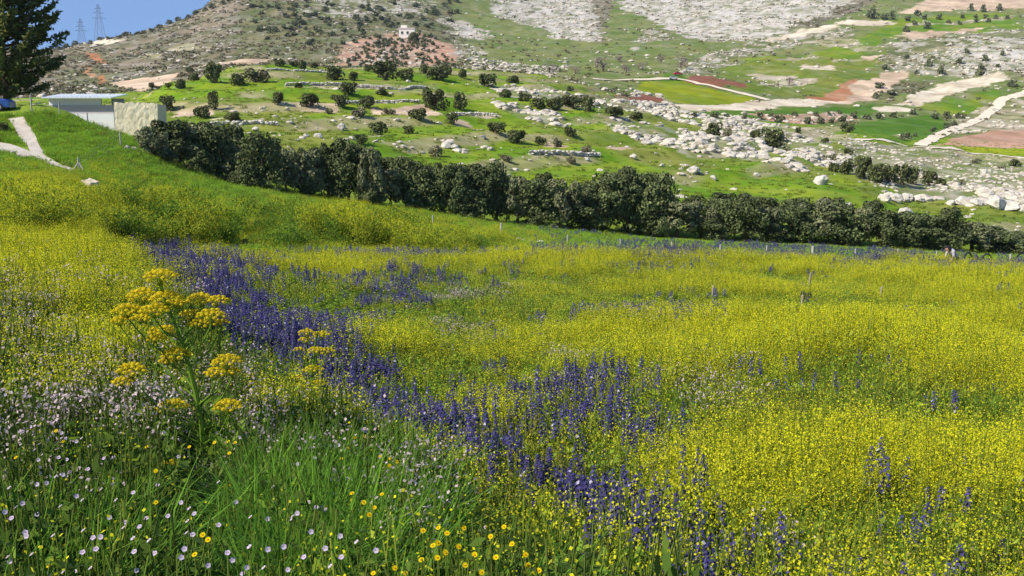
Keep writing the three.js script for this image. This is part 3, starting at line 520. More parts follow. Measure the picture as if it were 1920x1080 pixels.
// ------------------------------------------------------------------ trees and bushes
// a crown: lobes filled with leaf sprays, uneven and open at the rim
function crown(seed, o) {
  const r = rng(seed), b = new TB(), lobes = [];
  for (let i = 0; i < o.lobes; i++) {
    const a = r() * 6.2832, q = Math.sqrt(r()) * (o.round ? 0.8 : 0.62), y = r();
    const prof = o.round ? Math.sqrt(Math.max(0.05, 1 - Math.pow((y - 0.35) / 0.72, 2))) : 1;
    lobes.push([Math.cos(a) * q * o.rx * prof, o.y0 + y * o.ry * 1.5, Math.sin(a) * q * o.rx * prof, o.rx * (o.round ? 0.22 + 0.2 * r() : 0.34 + 0.26 * r()) * (1 - 0.35 * y), 0.75 + 0.5 * r()]);
  }
  for (let i = 0; i < o.n; i++) {
    const L = lobes[Math.floor(r() * lobes.length)], v = dirIn(r, 0.15), q = L[3] * (0.55 + 0.5 * Math.cbrt(r())), s = o.s * (0.55 + 0.9 * r());
    const p = [L[0] + v[0] * q, L[1] + v[1] * q * 0.9, L[2] + v[2] * q], n = dirIn(r, 0.3), m = [n[0] + v[0] * 0.9, n[1] + v[1] * 0.9, n[2] + v[2] * 0.9], l = Math.hypot(...m) || 1;
    if (p[1] < 0.05) continue;
    b.card(p, [m[0] / l, m[1] / l, m[2] / l], s, s * (o.flat || 0.6), r() * 3.14, mulc(mixc(o.c, o.c2, r()), L[4] * (0.75 + 0.5 * r())));
  }
  return b.build();
}
function trunk(seed, h, rad, limbs, c, spread = 0.5) {
  const r = rng(seed), b = new TB(), bend = (r() - 0.5) * 0.3;
  b.tube([[0, -0.3, 0], [bend * 0.3, h * 0.35, 0.05], [bend, h * 0.7, 0], [bend * 1.2, h, 0]], [rad * 1.3, rad, rad * 0.8, rad * 0.4], 7, c);
  for (let i = 0; i < limbs; i++) { const a = i / limbs * 6.2832 + r(), y = h * (0.35 + 0.4 * r()), q = h * spread * (0.7 + 0.5 * r()); b.tube([[bend * 0.6, y, 0], [Math.cos(a) * q * 0.5, y + h * 0.25, Math.sin(a) * q * 0.5], [Math.cos(a) * q, y + h * 0.5, Math.sin(a) * q]], [rad * 0.6, rad * 0.42, rad * 0.15], 5, c); }
  return b.build();
}
const BARK = rgb(92, 80, 66);
function proto(kindName, category, parts) {
  const g = new THREE.Group(); g.userData = { kindName, category }; for (const [n, geo, mat] of parts) part(n, geo, mat, g); return g;
}
const OAKS = [0, 1, 2, 3, 4].map(i => proto('evergreen_oak', 'tree', [
  ['trunk', trunk(300 + i, 2.4, 0.17, 4, BARK), vMat],
  ['crown', crown(310 + i, { lobes: 30 + 3 * i, round: 1, rx: 2.9, ry: 2.5, y0: 0.75, n: 4600, s: 0.15, c: mulc(rgb(70, 80, 48), [1, .8, 1.15, .9, 1.05][i]), c2: mulc(rgb(100, 108, 66), [1, .8, 1.1, .95, 1.2][i]) }), crownMat]]));
const OLIVES = [0, 1, 2].map(i => proto('olive_tree', 'tree', [
  ['trunk', trunk(330 + i, 2.0, 0.2, 4, BARK), vMat],
  ['crown', crown(340 + i, { round: 1, lobes: 14, rx: 2.6, ry: 2.1, y0: 1.1, n: 3000, s: 0.16, c: rgb(96, 102, 70), c2: rgb(124, 126, 90) }), crownMat]]));
const BUSHES = [0, 1, 2, 3, 4].map(i => proto('hill_bush', 'bush', [
  ['stem', trunk(350 + i, 0.8, 0.12, 3, BARK, 0.8), vMat],
  ['foliage', crown(360 + i, { lobes: 9 + i, rx: 1, ry: 0.66, y0: 0.14, n: 1000, s: 0.105, c: rgb(66, 76, 44), c2: rgb(100, 104, 62) }), crownMat]]));
const GREYB = [0, 1].map(i => proto('hill_bush', 'bush', [
  ['stem', trunk(370 + i, 0.8, 0.12, 3, BARK, 0.8), vMat],
  ['foliage', crown(375 + i, { lobes: 10, rx: 1, ry: 0.62, y0: 0.12, n: 900, s: 0.1, c: rgb(108, 106, 78), c2: rgb(132, 128, 98) }), crownMat]]));
const ALMOND = [0, 1].map(i => proto('bare_almond_tree', 'tree', [
  ['trunk', trunk(380 + i, 0.9, 0.06, 6, rgb(96, 84, 80), 0.8), vMat],
  ['crown', crown(385 + i, { lobes: 9, rx: 1, ry: 0.8, y0: 0.35, n: 420, s: 0.085, flat: 0.3, c: rgb(122, 106, 106), c2: rgb(146, 128, 126) }), crownMat]]));
const TINY = [0, 1, 2].map(i => proto('orchard_tree', 'tree', [
  ['trunk', trunk(390 + i, 0.7, 0.07, 3, BARK, 0.5), vMat],
  ['crown', crown(395 + i, { lobes: 8, rx: 1, ry: 0.7, y0: 0.14, n: 260, s: 0.19, c: rgb(82, 90, 62), c2: rgb(110, 114, 82) }), crownMat]]));
const pxm = (px, d) => px * d / FOC;

// hedge row of oaks: [column, base row, width, height] in the photograph
{
  const r = rng(77), row = [];
  const base = x => x < 450 ? lerp(300, 352, (x - 290) / 160) : x < 700 ? lerp(352, 388, (x - 450) / 250) : x < 1000 ? lerp(388, 424, (x - 700) / 300) : x < 1300 ? lerp(424, 445, (x - 1000) / 300) : x < 1600 ? lerp(445, 456, (x - 1300) / 300) : lerp(456, 478, (x - 1600) / 320);
  const top = x => { const P = [[270, 232], [330, 226], [400, 236], [520, 246], [600, 268], [680, 280], [760, 298], [850, 306], [960, 316], [1080, 334], [1180, 326], [1250, 350], [1350, 356], [1420, 364], [1500, 374], [1580, 378], [1650, 372], [1700, 396], [1790, 396], [1840, 424], [1960, 432]]; let i = 0; while (i < P.length - 2 && P[i + 1][0] < x) i++; return lerp(P[i][1], P[i + 1][1], clamp((x - P[i][0]) / (P[i + 1][0] - P[i][0]), 0, 1)); };
  for (let x = 285; x < 2010; x += 36 + 12 * r()) row.push([x, base(x) - 1 + 5 * r(), 0]);
  for (let x = 300; x < 2000; x += 58 + 26 * r()) row.push([x, base(x) - 1, 1]);
  for (let x = 300; x < 2000; x += 70 + 60 * r()) row.push([x, base(x) + 3, 2]);
  row.sort((a, b) => a[0] - b[0]);
  let nf = 0, nb = 0, nl = 0;
  for (const [x, by, back] of row) {
    const s = site(x, by, 66); if (!s) continue; const d = s[1] + (back === 1 ? 6 + 3 * r() : 0), X = s[0] * d / s[1], y = H(X, d);
    const hTop = project(X, y, d)[1] - top(x), hm = pxm(hTop, d) * (back === 2 ? 0.34 + 0.2 * r() : (x < 460 ? 0.64 : 0.74) + 0.4 * r()), w = pxm(44 + 38 * r(), d) * (back === 2 ? 0.8 : 1.2);
    const olive = !back && r() < 0.22, P = olive ? OLIVES[Math.floor(r() * 3)] : OAKS[Math.floor(r() * 5)];
    const label = back === 2 ? `low bushy oak growth along the hedge's foot, ${ordinal(++nl)} from the left` : back ? `dark oak in the hedge's back row, ${ordinal(++nb)} from the left` : `${olive ? 'grey green olive' : 'dark green evergreen oak'} in the hedge's front row, ${ordinal(++nf)} from the left`;
    copy(P, [X, y - 0.05, -d], r() * 6.28, [w / 4.6, hm / 4.7, w / 4.6], label, 'trees of the dark hedge row behind the meadow');
  }
}
// bushes on the middle hill: [column, base row, width, height]
{
  const r = rng(88);
  const bands = [
    ['upper terraces of the green hill', 'bushes on the upper terraces', [[355, 136, 16, 10], [363, 152, 20, 14], [316, 165, 14, 10], [337, 167, 22, 18], [284, 167, 12, 12], [405, 155, 32, 36], [447, 160, 28, 22], [478, 154, 44, 30, 1], [523, 124, 20, 12], [550, 124, 16, 10], [566, 130, 16, 16], [628, 150, 32, 26], [665, 151, 20, 16], [725, 151, 44, 32], [760, 151, 30, 22], [795, 138, 16, 18], [820, 150, 36, 24], [842, 140, 12, 16], [866, 146, 18, 16], [913, 163, 32, 24], [960, 156, 26, 14], [590, 128, 14, 10], [690, 134, 16, 12], [1070, 171, 14, 10]]],
    ['middle terraces of the green hill', 'bushes on the middle terraces', [[314, 208, 30, 28], [403, 206, 22, 34], [378, 222, 30, 24], [435, 226, 28, 16], [523, 196, 22, 22], [582, 200, 36, 24], [637, 200, 36, 22], [614, 213, 18, 12, 1], [655, 177, 30, 20], [715, 178, 20, 14], [800, 181, 14, 18], [690, 202, 30, 22], [818, 207, 44, 34], [864, 206, 26, 32], [673, 217, 36, 16, 1], [726, 215, 24, 14, 1], [783, 223, 36, 20], [845, 231, 24, 20], [560, 165, 14, 10]]],
    ['grassy lower slope above the hedge', 'bushes on the lower slope', [[705, 253, 36, 24], [765, 251, 20, 14], [676, 271, 22, 18], [820, 295, 30, 26, 1], [930, 250, 36, 20], [970, 268, 38, 24], [1012, 272, 24, 16], [1067, 256, 24, 18], [1100, 286, 20, 16, 1], [945, 302, 24, 14, 1], [1045, 276, 20, 18, 1], [1070, 306, 22, 14, 1]]],
    ['pale boulder band', 'bushes along the boulder band', [[948, 183, 24, 16], [985, 190, 26, 16], [1010, 203, 30, 20], [1040, 205, 34, 22], [1073, 203, 40, 24], [1105, 210, 26, 30], [1150, 218, 38, 18], [1190, 224, 30, 14], [1340, 256, 30, 26], [1365, 258, 16, 20, 1], [1415, 262, 20, 20], [1450, 280, 44, 38], [1475, 288, 16, 16, 1], [1548, 268, 16, 10], [1588, 248, 26, 14], [1497, 254, 10, 14], [1560, 300, 24, 12, 1], [1590, 290, 16, 12]]],
    ['rocky slope at the right', 'bushes on the right rocky slope', [[1565, 322, 22, 18], [1590, 327, 30, 26], [1618, 334, 34, 40], [1645, 342, 36, 34], [1668, 344, 30, 30], [1690, 346, 34, 34], [1712, 346, 28, 34], [1740, 347, 26, 24], [1765, 347, 20, 14], [1905, 312, 20, 14], [1830, 306, 18, 10, 1], [1880, 318, 16, 10, 1], [1800, 345, 20, 10, 1]]],
  ];
  for (const [where, group, list] of bands) {
    list.sort((a, b) => a[0] - b[0]);
    list.forEach(([x, y, w, h, grey], i) => {
      const s = site(x, y, 104); if (!s) return; const k = pxm(w, s[1]) / 1.6, P = grey ? GREYB[i % 2] : BUSHES[Math.floor(r() * 5)];
      copy(P, atSite(s, -0.05), r() * 6.28, [k, pxm(h, s[1]) / 1.25, k], `${grey ? 'greyish' : 'dark green'} bush on the ${where}, ${ordinal(i + 1)} from the left`, group);
    });
  }
  // trees far off, a few pixels each
  const far = (P, where, group, list, dmin, noun) => list.forEach(([x, y, w, h], i) => {
    const s = siteDown(x, y, dmin); const k = pxm(w, s[1]) / 1.7;
    copy(P[Math.floor(r() * P.length)], atSite(s, -0.1), r() * 6.28, [k, pxm(h, s[1]) / 1.5, k], list.length > 40 ? `tiny ${noun} ${where}` : `${noun} ${where}, ${ordinal(i + 1)} from the left`, group);
  });
  const byX = l => l.sort((a, b) => a[0] - b[0]);
  far(TINY, 'in the orchard rows beside the bright green field', 'orchard rows by the green field', byX([[1340, 222, 18, 14], [1300, 218, 14, 10], [1362, 222, 12, 10], [1395, 224, 12, 12], [1425, 225, 12, 16], [1445, 220, 12, 10], [1462, 230, 22, 16], [1490, 218, 12, 10], [1515, 232, 18, 14], [1540, 232, 16, 14], [1558, 231, 14, 12], [1578, 228, 20, 14], [1600, 222, 14, 14], [1625, 224, 16, 10], [1650, 223, 18, 12], [1673, 220, 16, 12], [1712, 215, 14, 12], [1753, 224, 16, 14], [1774, 222, 16, 14], [1800, 222, 16, 12], [1691, 262, 12, 14], [1704, 260, 14, 14], [1716, 256, 10, 8], [1750, 247, 12, 12], [1776, 241, 14, 12], [1790, 236, 14, 12], [1530, 218, 10, 10], [1555, 217, 10, 10], [1575, 214, 10, 9]]), 235, 'small round tree');
  far(TINY, 'on the rocky slope at the upper right', 'shrubs on the upper right slope', byX([[1836, 140, 18, 22], [1848, 116, 14, 16], [1797, 120, 14, 14], [1765, 140, 14, 18], [1740, 124, 14, 14], [1900, 163, 18, 14], [1814, 100, 12, 10], [1880, 104, 10, 10], [1700, 110, 10, 10], [1660, 130, 14, 10], [1720, 140, 10, 10], [1870, 128, 10, 9], [1650, 165, 20, 12], [1670, 178, 20, 10], [1640, 184, 14, 12]]), FAR, 'dark shrub');
  far(TINY, 'near the top track at the upper right', 'trees by the top track', byX([[1635, 34, 22, 18], [1658, 38, 16, 14], [1672, 36, 14, 16], [1702, 40, 12, 12], [1720, 30, 14, 12], [1733, 36, 10, 10], [1760, 36, 12, 10], [1740, 54, 14, 14], [1716, 47, 12, 10], [1700, 60, 12, 12], [1820, 20, 10, 14], [1843, 22, 10, 14], [1875, 20, 12, 14], [1804, 34, 9, 8], [1828, 34, 9, 8], [1848, 34, 9, 8], [1866, 35, 9, 8], [1888, 36, 9, 8], [1830, 42, 9, 8], [1852, 42, 9, 8], [1780, 44, 9, 8], [1800, 46, 9, 8]]), FAR, 'small tree');
  far(ALMOND, 'at the foot of the green valley', 'bare almond trees', byX([[1130, 134, 36, 28], [1175, 136, 24, 16], [1205, 132, 22, 14], [1030, 134, 30, 14], [1078, 138, 26, 14], [1277, 130, 28, 26], [1480, 160, 18, 16], [1240, 118, 20, 14], [1160, 116, 18, 12]]), FAR, 'bare mauve grey almond tree');
  far(TINY, 'on the left skyline ridge', 'trees on the left skyline', byX([[125, 86, 14, 9], [141, 80, 11, 8], [170, 75, 9, 8], [190, 71, 14, 6], [205, 70, 12, 6], [225, 67, 10, 7], [240, 67, 18, 8], [256, 65, 12, 7], [270, 63, 12, 7], [285, 60, 12, 8], [300, 53, 12, 8], [318, 45, 12, 8], [335, 39, 12, 8], [352, 32, 14, 9], [368, 26, 12, 8], [384, 21, 12, 8], [400, 16, 14, 9], [418, 8, 12, 8], [430, 2, 10, 8], [110, 90, 12, 8]]), 850, 'dark tree');
  const orch = []; const ro = rng(5);
  for (let i = 0; i < 175; i++) { const t = ro(), y = lerp(66, 128, t), x = lerp(lerp(700, 640, t), lerp(810, 862, t), ro()); if (Math.hypot(x - 764, y - 66) < 14) continue; orch.push([x, y + 2 * (ro() - .5), 6 + 4 * ro(), 5 + 3.5 * ro()]); }
  far(TINY, 'in the pink terraced orchard below the white house', 'orchard below the white house', orch, 400, 'olive tree');
  const scr = []; for (let i = 0; i < 110; i++) { const x = lerp(470, 860, ro()), y = lerp(2, 84, ro()); if (x > 690 && y > 52) continue; scr.push([x, y, 9 + 8 * ro(), 6 + 5 * ro()]); }
  far(TINY, 'on the grey green slope above the orchard', 'shrubs on the slope above the orchard', scr, 400, 'dark shrub');
}
// pine at the left edge
{
  const s = site(30, 205, 60), d = s[1] + 4, X = colX(14, 200, d), r = rng(404), y = H(X, d), b = new TB(), t = new TB(), h = 20;
  const P = thing('pine_tree', [X, y, -d], 'tall dark pine with sunlit left side at the left edge', 'tree');
  t.tube([[0, -0.4, 0], [0.05, 4, 0], [-0.1, 9, 0.1], [0, h - 0.5, 0]], [0.34, 0.27, 0.17, 0.04], 8, rgb(84, 70, 58));
  const limbs = new TB();
  for (let i = 0; i < 220; i++) {
    const f = 0.02 + 0.98 * (i / 220), yy = 0.5 + f * (h - 0.8), len = (4.9 * Math.pow(1 - f, 0.55) + 0.55) * (0.62 + 0.55 * r()) * (f < 0.12 ? 0.75 : 1), a = i * 2.4 + r(), up = 0.18 + 0.3 * r();
    const e = [Math.cos(a) * len, yy + len * up, Math.sin(a) * len];
    limbs.tube([[0, yy, 0], [e[0] * 0.5, yy + len * up * 0.3, e[2] * 0.5], e], [0.07, 0.045, 0.02], 4, rgb(80, 66, 54));
    const k = mulc(mixc(rgb(84, 92, 44), rgb(112, 116, 58), r()), 0.8 + 0.4 * r());
    for (let j = 0; j < 150; j++) {
      const q = 0.2 + 0.84 * Math.pow(r(), 0.7), w = 0.58 * (1.15 - 0.5 * q), v = dirIn(r, 0.25), c = [e[0] * q + v[0] * w * r(), lerp(yy, e[1], q * q) + v[1] * w * 0.75 * r(), e[2] * q + v[2] * w * r()];
      b.card(c, dirIn(r, 0.4), 0.25 * (0.6 + 0.8 * r()), 0.1, r() * 3.14, mulc(k, 0.7 + 0.6 * r()));
    }
  }
  part('trunk', t.build(), vMat, P); part('limbs', limbs.build(), vMat, P); part('crown', b.build(), crownMat, P);
}
console.log('trees');

// ------------------------------------------------------------------ limestone
function rockGeo(seed, detail = 1, rough = 0.35) {
  const r = rng(seed), g0 = new THREE.IcosahedronGeometry(1, detail); g0.deleteAttribute('normal'); g0.deleteAttribute('uv'); const g = mergeVertices(g0), p = g.attributes.position, cuts = [];
  for (let i = 0; i < 9; i++) cuts.push([dirIn(r), 0.55 + 0.3 * r()]);
  for (let i = 0; i < p.count; i++) {
    let v = [p.getX(i), p.getY(i), p.getZ(i)]; const k = 1 + rough * (r() - 0.5); v = v.map(q => q * k);
    for (const [n, o] of cuts) { const q = v[0] * n[0] + v[1] * n[1] + v[2] * n[2]; if (q > o) v = [v[0] - n[0] * (q - o), v[1] - n[1] * (q - o), v[2] - n[2] * (q - o)]; }
    p.setXYZ(i, v[0], v[1] * 0.8, v[2]);
  }
  const f = g.toNonIndexed(), uv = []; const q = f.attributes.position; for (let i = 0; i < q.count; i++) uv.push(q.getX(i) * 0.5 + q.getZ(i) * 0.2, q.getY(i) * 0.5 + q.getZ(i) * 0.4);
  f.setAttribute('uv', new THREE.Float32BufferAttribute(uv, 2)); return f;
}
const stoneMat = new THREE.MeshStandardMaterial({ color: new THREE.Color(1.14, 1.08, 0.98), map: rockTex, roughness: 0.95 });
const ROCKS = [0, 1, 2, 3].map(i => rockGeo(500 + i)), ROCKB = [0, 1, 2].map(i => rockGeo(520 + i, 2, 0.3));
{
  const r = rng(99), rub = [[], [], [], []], scrub = [[], []], tuft = [[], []];
  // boulders and rubble wherever the cover is rocky; scrub on the mountain; tufts on the hill grass
  for (let i = 0; i < 90000; i++) {
    const v = r(), d = 106 * Math.pow(1900 / 106, v), x = lerp(-0.6, 0.62, r()) * d, C = COVER[coverAt(x, d)], q = fbm(x * (d > 345 ? 0.06 : 0.2), d * (d > 345 ? 0.06 : 0.2), 3);
    if (r() < Math.max(C.rock * sstep(d > 345 ? 0.3 : 0.42, 0.62, q) * 1.1, 0.14 * riser(x, d), d < 345 && C.rock < 0.1 && C.rock > 0 ? 0.008 : 0)) {
      const s = d > 345 ? (0.6 + 1.5 * r() * r()) * (0.7 + d / 1600) : (C === COVER.boulders ? 0.45 + 1.25 * r() * r() : 0.2 + 0.65 * r() * r()); const g = 0.82 + 0.3 * r();
      rub[i % 4].push([x, d, s, [g, g * 0.97, g * 0.92], 0.75, 0.1 * s]);
    }
    if (d > 340 && r() < C.shrub * 0.9 * sstep(0.2, 0.65, fbm(x * 0.03 + 70, d * 0.03, 3))) { const s = (0.7 + 1.3 * r()) * (0.6 + d / 1500), g = 0.75 + 0.5 * r(); scrub[i % 2].push([x, d, s, [g * (0.9 + 0.3 * r()), g, g * 0.95], 0.55, -0.15]); }
    if (d < 345 && C.rock < 0.4 && C !== COVER.soil && r() < 0.2) { const g = 0.75 + 0.5 * r(); tuft[i % 2].push([x, d, 0.9 + 1.2 * r(), [g, g, g * 0.9], 0.5, 0]); }
  }
  const grp = (name, label, cat, geos, mat, lists) => { const g = new THREE.Group(); g.name = name; scene.add(g); tag(g, label, cat, null, 'stuff'); geos.forEach((geo, i) => instances(g, name + '_pieces', geo, mat, lists[i])); console.log(name, lists.map(l => l.length).join(' ')); };
  grp('limestone_rubble', 'pale limestone boulders and rubble strewn over the hillsides', 'rocks', ROCKS, stoneMat, rub);
  const sc = i => crown(540 + i, { lobes: 5, rx: 1, ry: 0.6, y0: 0.2, n: 60, s: 0.27, c: rgb(116, 116, 84), c2: rgb(142, 134, 104) });
  grp('mountain_scrub', 'low grey green scrub covering the far mountain', 'scrub', [sc(0), sc(1)], crownMat, scrub);
  grp('hill_grass', 'tufts of green grass over the terraced hill', 'grass', [0, 1].map(i => grassClump(550 + i, 26, 0.3, 0.34, 0.025, rgb(116, 138, 46), rgb(148, 154, 66))), leafMat, tuft);
  // boulders large enough to pick out: [column, base row, width, height]
  const list = [[640, 244, 14, 14], [480, 246, 12, 9], [598, 258, 16, 9], [574, 256, 10, 6], [1300, 325, 22, 15], [1338, 337, 12, 9], [1540, 345, 26, 18], [1555, 386, 28, 13], [1592, 388, 14, 9], [1655, 376, 24, 14], [1678, 378, 26, 16], [1702, 374, 26, 13], [1722, 378, 18, 10], [1697, 402, 24, 14], [1782, 384, 18, 10], [1806, 384, 26, 17], [1830, 386, 24, 14], [1868, 390, 30, 26], [1892, 394, 34, 20], [1918, 396, 28, 15], [920, 282, 12, 7], [1188, 298, 12, 10], [1240, 332, 12, 7], [1590, 300, 14, 9], [1480, 300, 16, 10], [1845, 326, 14, 10], [1790, 352, 14, 12], [1240, 312, 10, 6], [660, 262, 12, 7], [836, 276, 22, 12], [852, 280, 14, 10], [1100, 300, 12, 6], [1420, 330, 12, 7]].sort((a, b) => a[0] - b[0]);
  list.forEach(([x, y, w, h], i) => {
    const s = site(x, y, 104); if (!s) return; const k = pxm(w, s[1]) / 1.6, m = part(numbered('limestone_boulder'), ROCKB[i % 3], stoneMat, scene);
    m.position.set(...atSite(s, pxm(h, s[1]) * 0.3)); m.scale.set(k, pxm(h, s[1]) / 1.2, k); m.rotation.y = r() * 6.28;
    tag(m, `white limestone boulder on the grassy hill above the hedge, ${ordinal(i + 1)} from the left`, 'boulder', 'single boulders on the hill');
  });
  // stone terrace walls
  const walls = [['upper left terrace below the crest', [[500, 133], [560, 134], [640, 137]], .5], ['long pale wall of the upper terrace', [[537, 161], [600, 160], [680, 164], [720, 167]], .7], ['upper terrace left of the boulder band', [[722, 168], [770, 166], [802, 167]], .7], ['middle terrace above the brown plot', [[640, 195], [710, 193], [785, 193]], .6], ['middle terrace right of the cone bush', [[842, 219], [890, 217], [930, 219]], .7], ['low wall just above the hedge', [[996, 290], [1060, 290], [1124, 293]], .6], ['left low terrace above the hedge', [[392, 237], [450, 234], [520, 235]], .5], ['wall below the red soil plot', [[1160, 192], [1210, 193], [1250, 196]], .6]];
  for (const [where, pts, hh] of walls) {
    const s = pts.map(p => site(p[0], p[1], 104)).filter(Boolean); if (s.length < 2) continue;
    const c = new THREE.CatmullRomCurve3(s.map(p => new THREE.Vector3(p[0], 0, -p[1]))), n = Math.ceil(c.getLength() / 0.42), geos = [];
    for (let i = 0; i <= n; i++) for (let j = 0; j < 2; j++) {
      if (r() < 0.12) continue; const p = c.getPoint(clamp((i + (r() - .5) * 0.6) / n, 0, 1)), g = ROCKS[Math.floor(r() * 4)].clone(), k = 0.22 + 0.16 * r();
      g.scale(k * 1.25, k, k); g.rotateY(r() * 6.28); g.translate(p.x, H(p.x, -p.z) + 0.12 + j * hh * 0.5 + (r() - .5) * 0.1, p.z + (r() - .5) * 0.25); geos.push(g);
    }
    const m = part(numbered('terrace_wall'), mergeGeometries(geos), stoneMat, scene); tag(m, `dry stone terrace wall, ${where}`, 'wall', 'dry stone terrace walls');
  }
}
console.log('rocks');

// ------------------------------------------------------------------ buildings, pylons, vehicles
const box = (w, h, d, x, y, z) => { const g = new THREE.BoxGeometry(w, h, d); g.translate(x, y, z); return g; };
const white = plain(rgb(226, 226, 226), 0.6), greyWall = plain(rgb(176, 172, 172), 0.9), steel = plain(rgb(150, 152, 156), 0.6, 0.3), dark = plain(rgb(40, 44, 46), 0.8);
{
  const d = 124, X = colX(152, 200, d), base = EYE - (250 - 200) * d / FOC, T = thing('farm_shed', [X, base, -d], 'long low white shed with thin metal roof behind the left bank', 'shed');
  const m = px => px * d / FOC * 1.0;
  part('wall', box(m(96), m(12), 0.25, m(-10), m(59), 0), white, T);
  part('wall', box(m(140), m(16), 0.3, m(-8), m(44.9), 0.2), greyWall, T);
  part('wall', box(m(140), m(40), 0.3, m(-8), m(16.8), 0.35), white, T);
  part('bay_back', box(m(24), m(12), 0.2, m(50), m(59), -3.2), greyWall, T);
  for (const x of [38, 62]) part('post', box(m(1.6), m(12), 0.12, m(x), m(59), 0.05), steel, T);
  const roof = box(m(128), m(1.6), 5.2, 0, 0, 0); roof.rotateX(0.09); roof.translate(m(0), m(69.5), -1.4); part('roof', roof, plain(rgb(232, 236, 238), 0.5), T);
  const fascia = box(m(126), m(2.6), 0.12, m(0), m(66.4), 0.95); part('fascia', fascia, plain(rgb(90, 112, 110), 0.6), T);
  for (let i = 0; i < 16; i++) { const g = box(0.05, 0.05, 5.1, m(-60 + i * 8), 0, 0); g.rotateX(0.09); g.translate(0, m(70.6), -1.4); part('roof_rib', g, white, T); }
}
{ // cut cream rock face held up beside the shed
  const d = 118, X0 = colX(213, 210, d), X1 = colX(290, 210, d), T = new TB(), n = 34, mrow = 16, yT = EYE - (188 - 200) * d / FOC, yB = EYE - (262 - 200) * d / FOC, P = [];
  for (let j = 0; j <= mrow; j++) for (let i = 0; i <= n; i++) { const u = i / n, v = j / mrow, top = yT - 0.35 * fbm(u * 16, 1, 2) - 0.25 * u; P.push([lerp(X0, X1, u), lerp(yB, top, v), -d - v * 0.3 + 0.09 * fbm(u * 14, v * 9, 4) - 0.8 * u]); }
  for (let j = 0; j < mrow; j++) for (let i = 0; i < n; i++) { const a = j * (n + 1) + i; T.quad(P[a], P[a + 1], P[a + n + 2], P[a + n + 1], mulc(mixc(rgb(240, 228, 198), rgb(216, 200, 164), fbm(i * 0.5, j * 0.8, 3)), 0.85 + 0.3 * hash2(i, j))); }
  for (let i = 0; i < n; i++) { const a = mrow * (n + 1) + i, b = P[a], c = P[a + 1]; T.quad(b, c, [c[0], c[1] - 0.2, c[2] - 3], [b[0], b[1] - 0.2, b[2] - 3], rgb(150, 146, 100)); }
  for (const i of [0, n]) for (let j = 0; j < mrow; j++) { const a = P[j * (n + 1) + i], b = P[(j + 1) * (n + 1) + i]; T.quad(a, b, [b[0], b[1] - 0.2, b[2] - 3], [a[0], a[1] - 0.2, a[2] - 3], rgb(206, 190, 158)); }
  tag(part('retaining_wall', T.build(), new THREE.MeshStandardMaterial({ vertexColors: true, roughness: 1, side: THREE.DoubleSide }), scene), 'rough cream stone retaining wall right of the white shed', 'wall');
}
function pylon(px, pyBase, pyTop, dd, label) {
  const X = colX(px, 60, dd), y = H(X, dd), h = pxm(pyBase - pyTop, dd) + (project(X, y, dd)[1] - pyBase) * dd / FOC, T = thing('pylon', [X, y, -dd], label, 'pylon', 'lattice pylons on the skyline'), w = dd / 1800;
  const leg = (a, b, r, n) => { const q = new TB(); q.stick(a, b, r, rgb(134, 142, 158)); part(n, q.build(), vMat, T); };
  const half = f => lerp(h * 0.13, h * 0.022, Math.pow(f, 0.6));
  for (const [sx, sz] of [[1, 1], [1, -1], [-1, 1], [-1, -1]]) leg([sx * h * 0.13, -1.5, sz * h * 0.13], [sx * h * 0.02, h, sz * h * 0.02], 0.26 * w, 'leg');
  const br = new TB(); for (let i = 0; i < 9; i++) { const f0 = i / 9, f1 = (i + 1) / 9, a = lerp(h * .13, h * .02, f0), b = lerp(h * .13, h * .02, f1); for (const z of [1, -1]) { br.stick([-a, f0 * h, z * a], [b, f1 * h, z * b], 0.14 * w, rgb(142, 150, 166)); br.stick([a, f0 * h, z * a], [-b, f1 * h, z * b], 0.14 * w, rgb(142, 150, 166)); br.stick([z * a, f0 * h, -a], [z * b, f1 * h, b], 0.14 * w, rgb(142, 150, 166)); } }
  part('bracing', br.build(), vMat, T);
  for (const [f, l] of [[0.62, 0.19], [0.76, 0.15], [0.88, 0.11]]) { const q = new TB(); for (const z of [-0.02, 0.02]) q.stick([-l * h, f * h, z * h], [l * h, f * h, z * h], 0.2 * w, rgb(134, 142, 158)); for (const sx of [-1, 1]) { q.stick([sx * l * h, f * h, 0], [0, (f + 0.06) * h, 0], 0.15 * w, rgb(134, 142, 158)); q.stick([sx * l * h, f * h, 0], [sx * l * h, (f - 0.05) * h, 0], 0.13 * w, rgb(134, 142, 158)); } part('crossarm', q.build(), vMat, T); }
}
pylon(187, 70, 12, 985, 'tall lattice pylon, the taller right one on the left skyline');
pylon(152, 78, 38, 1250, 'smaller fainter lattice pylon left of the taller one');
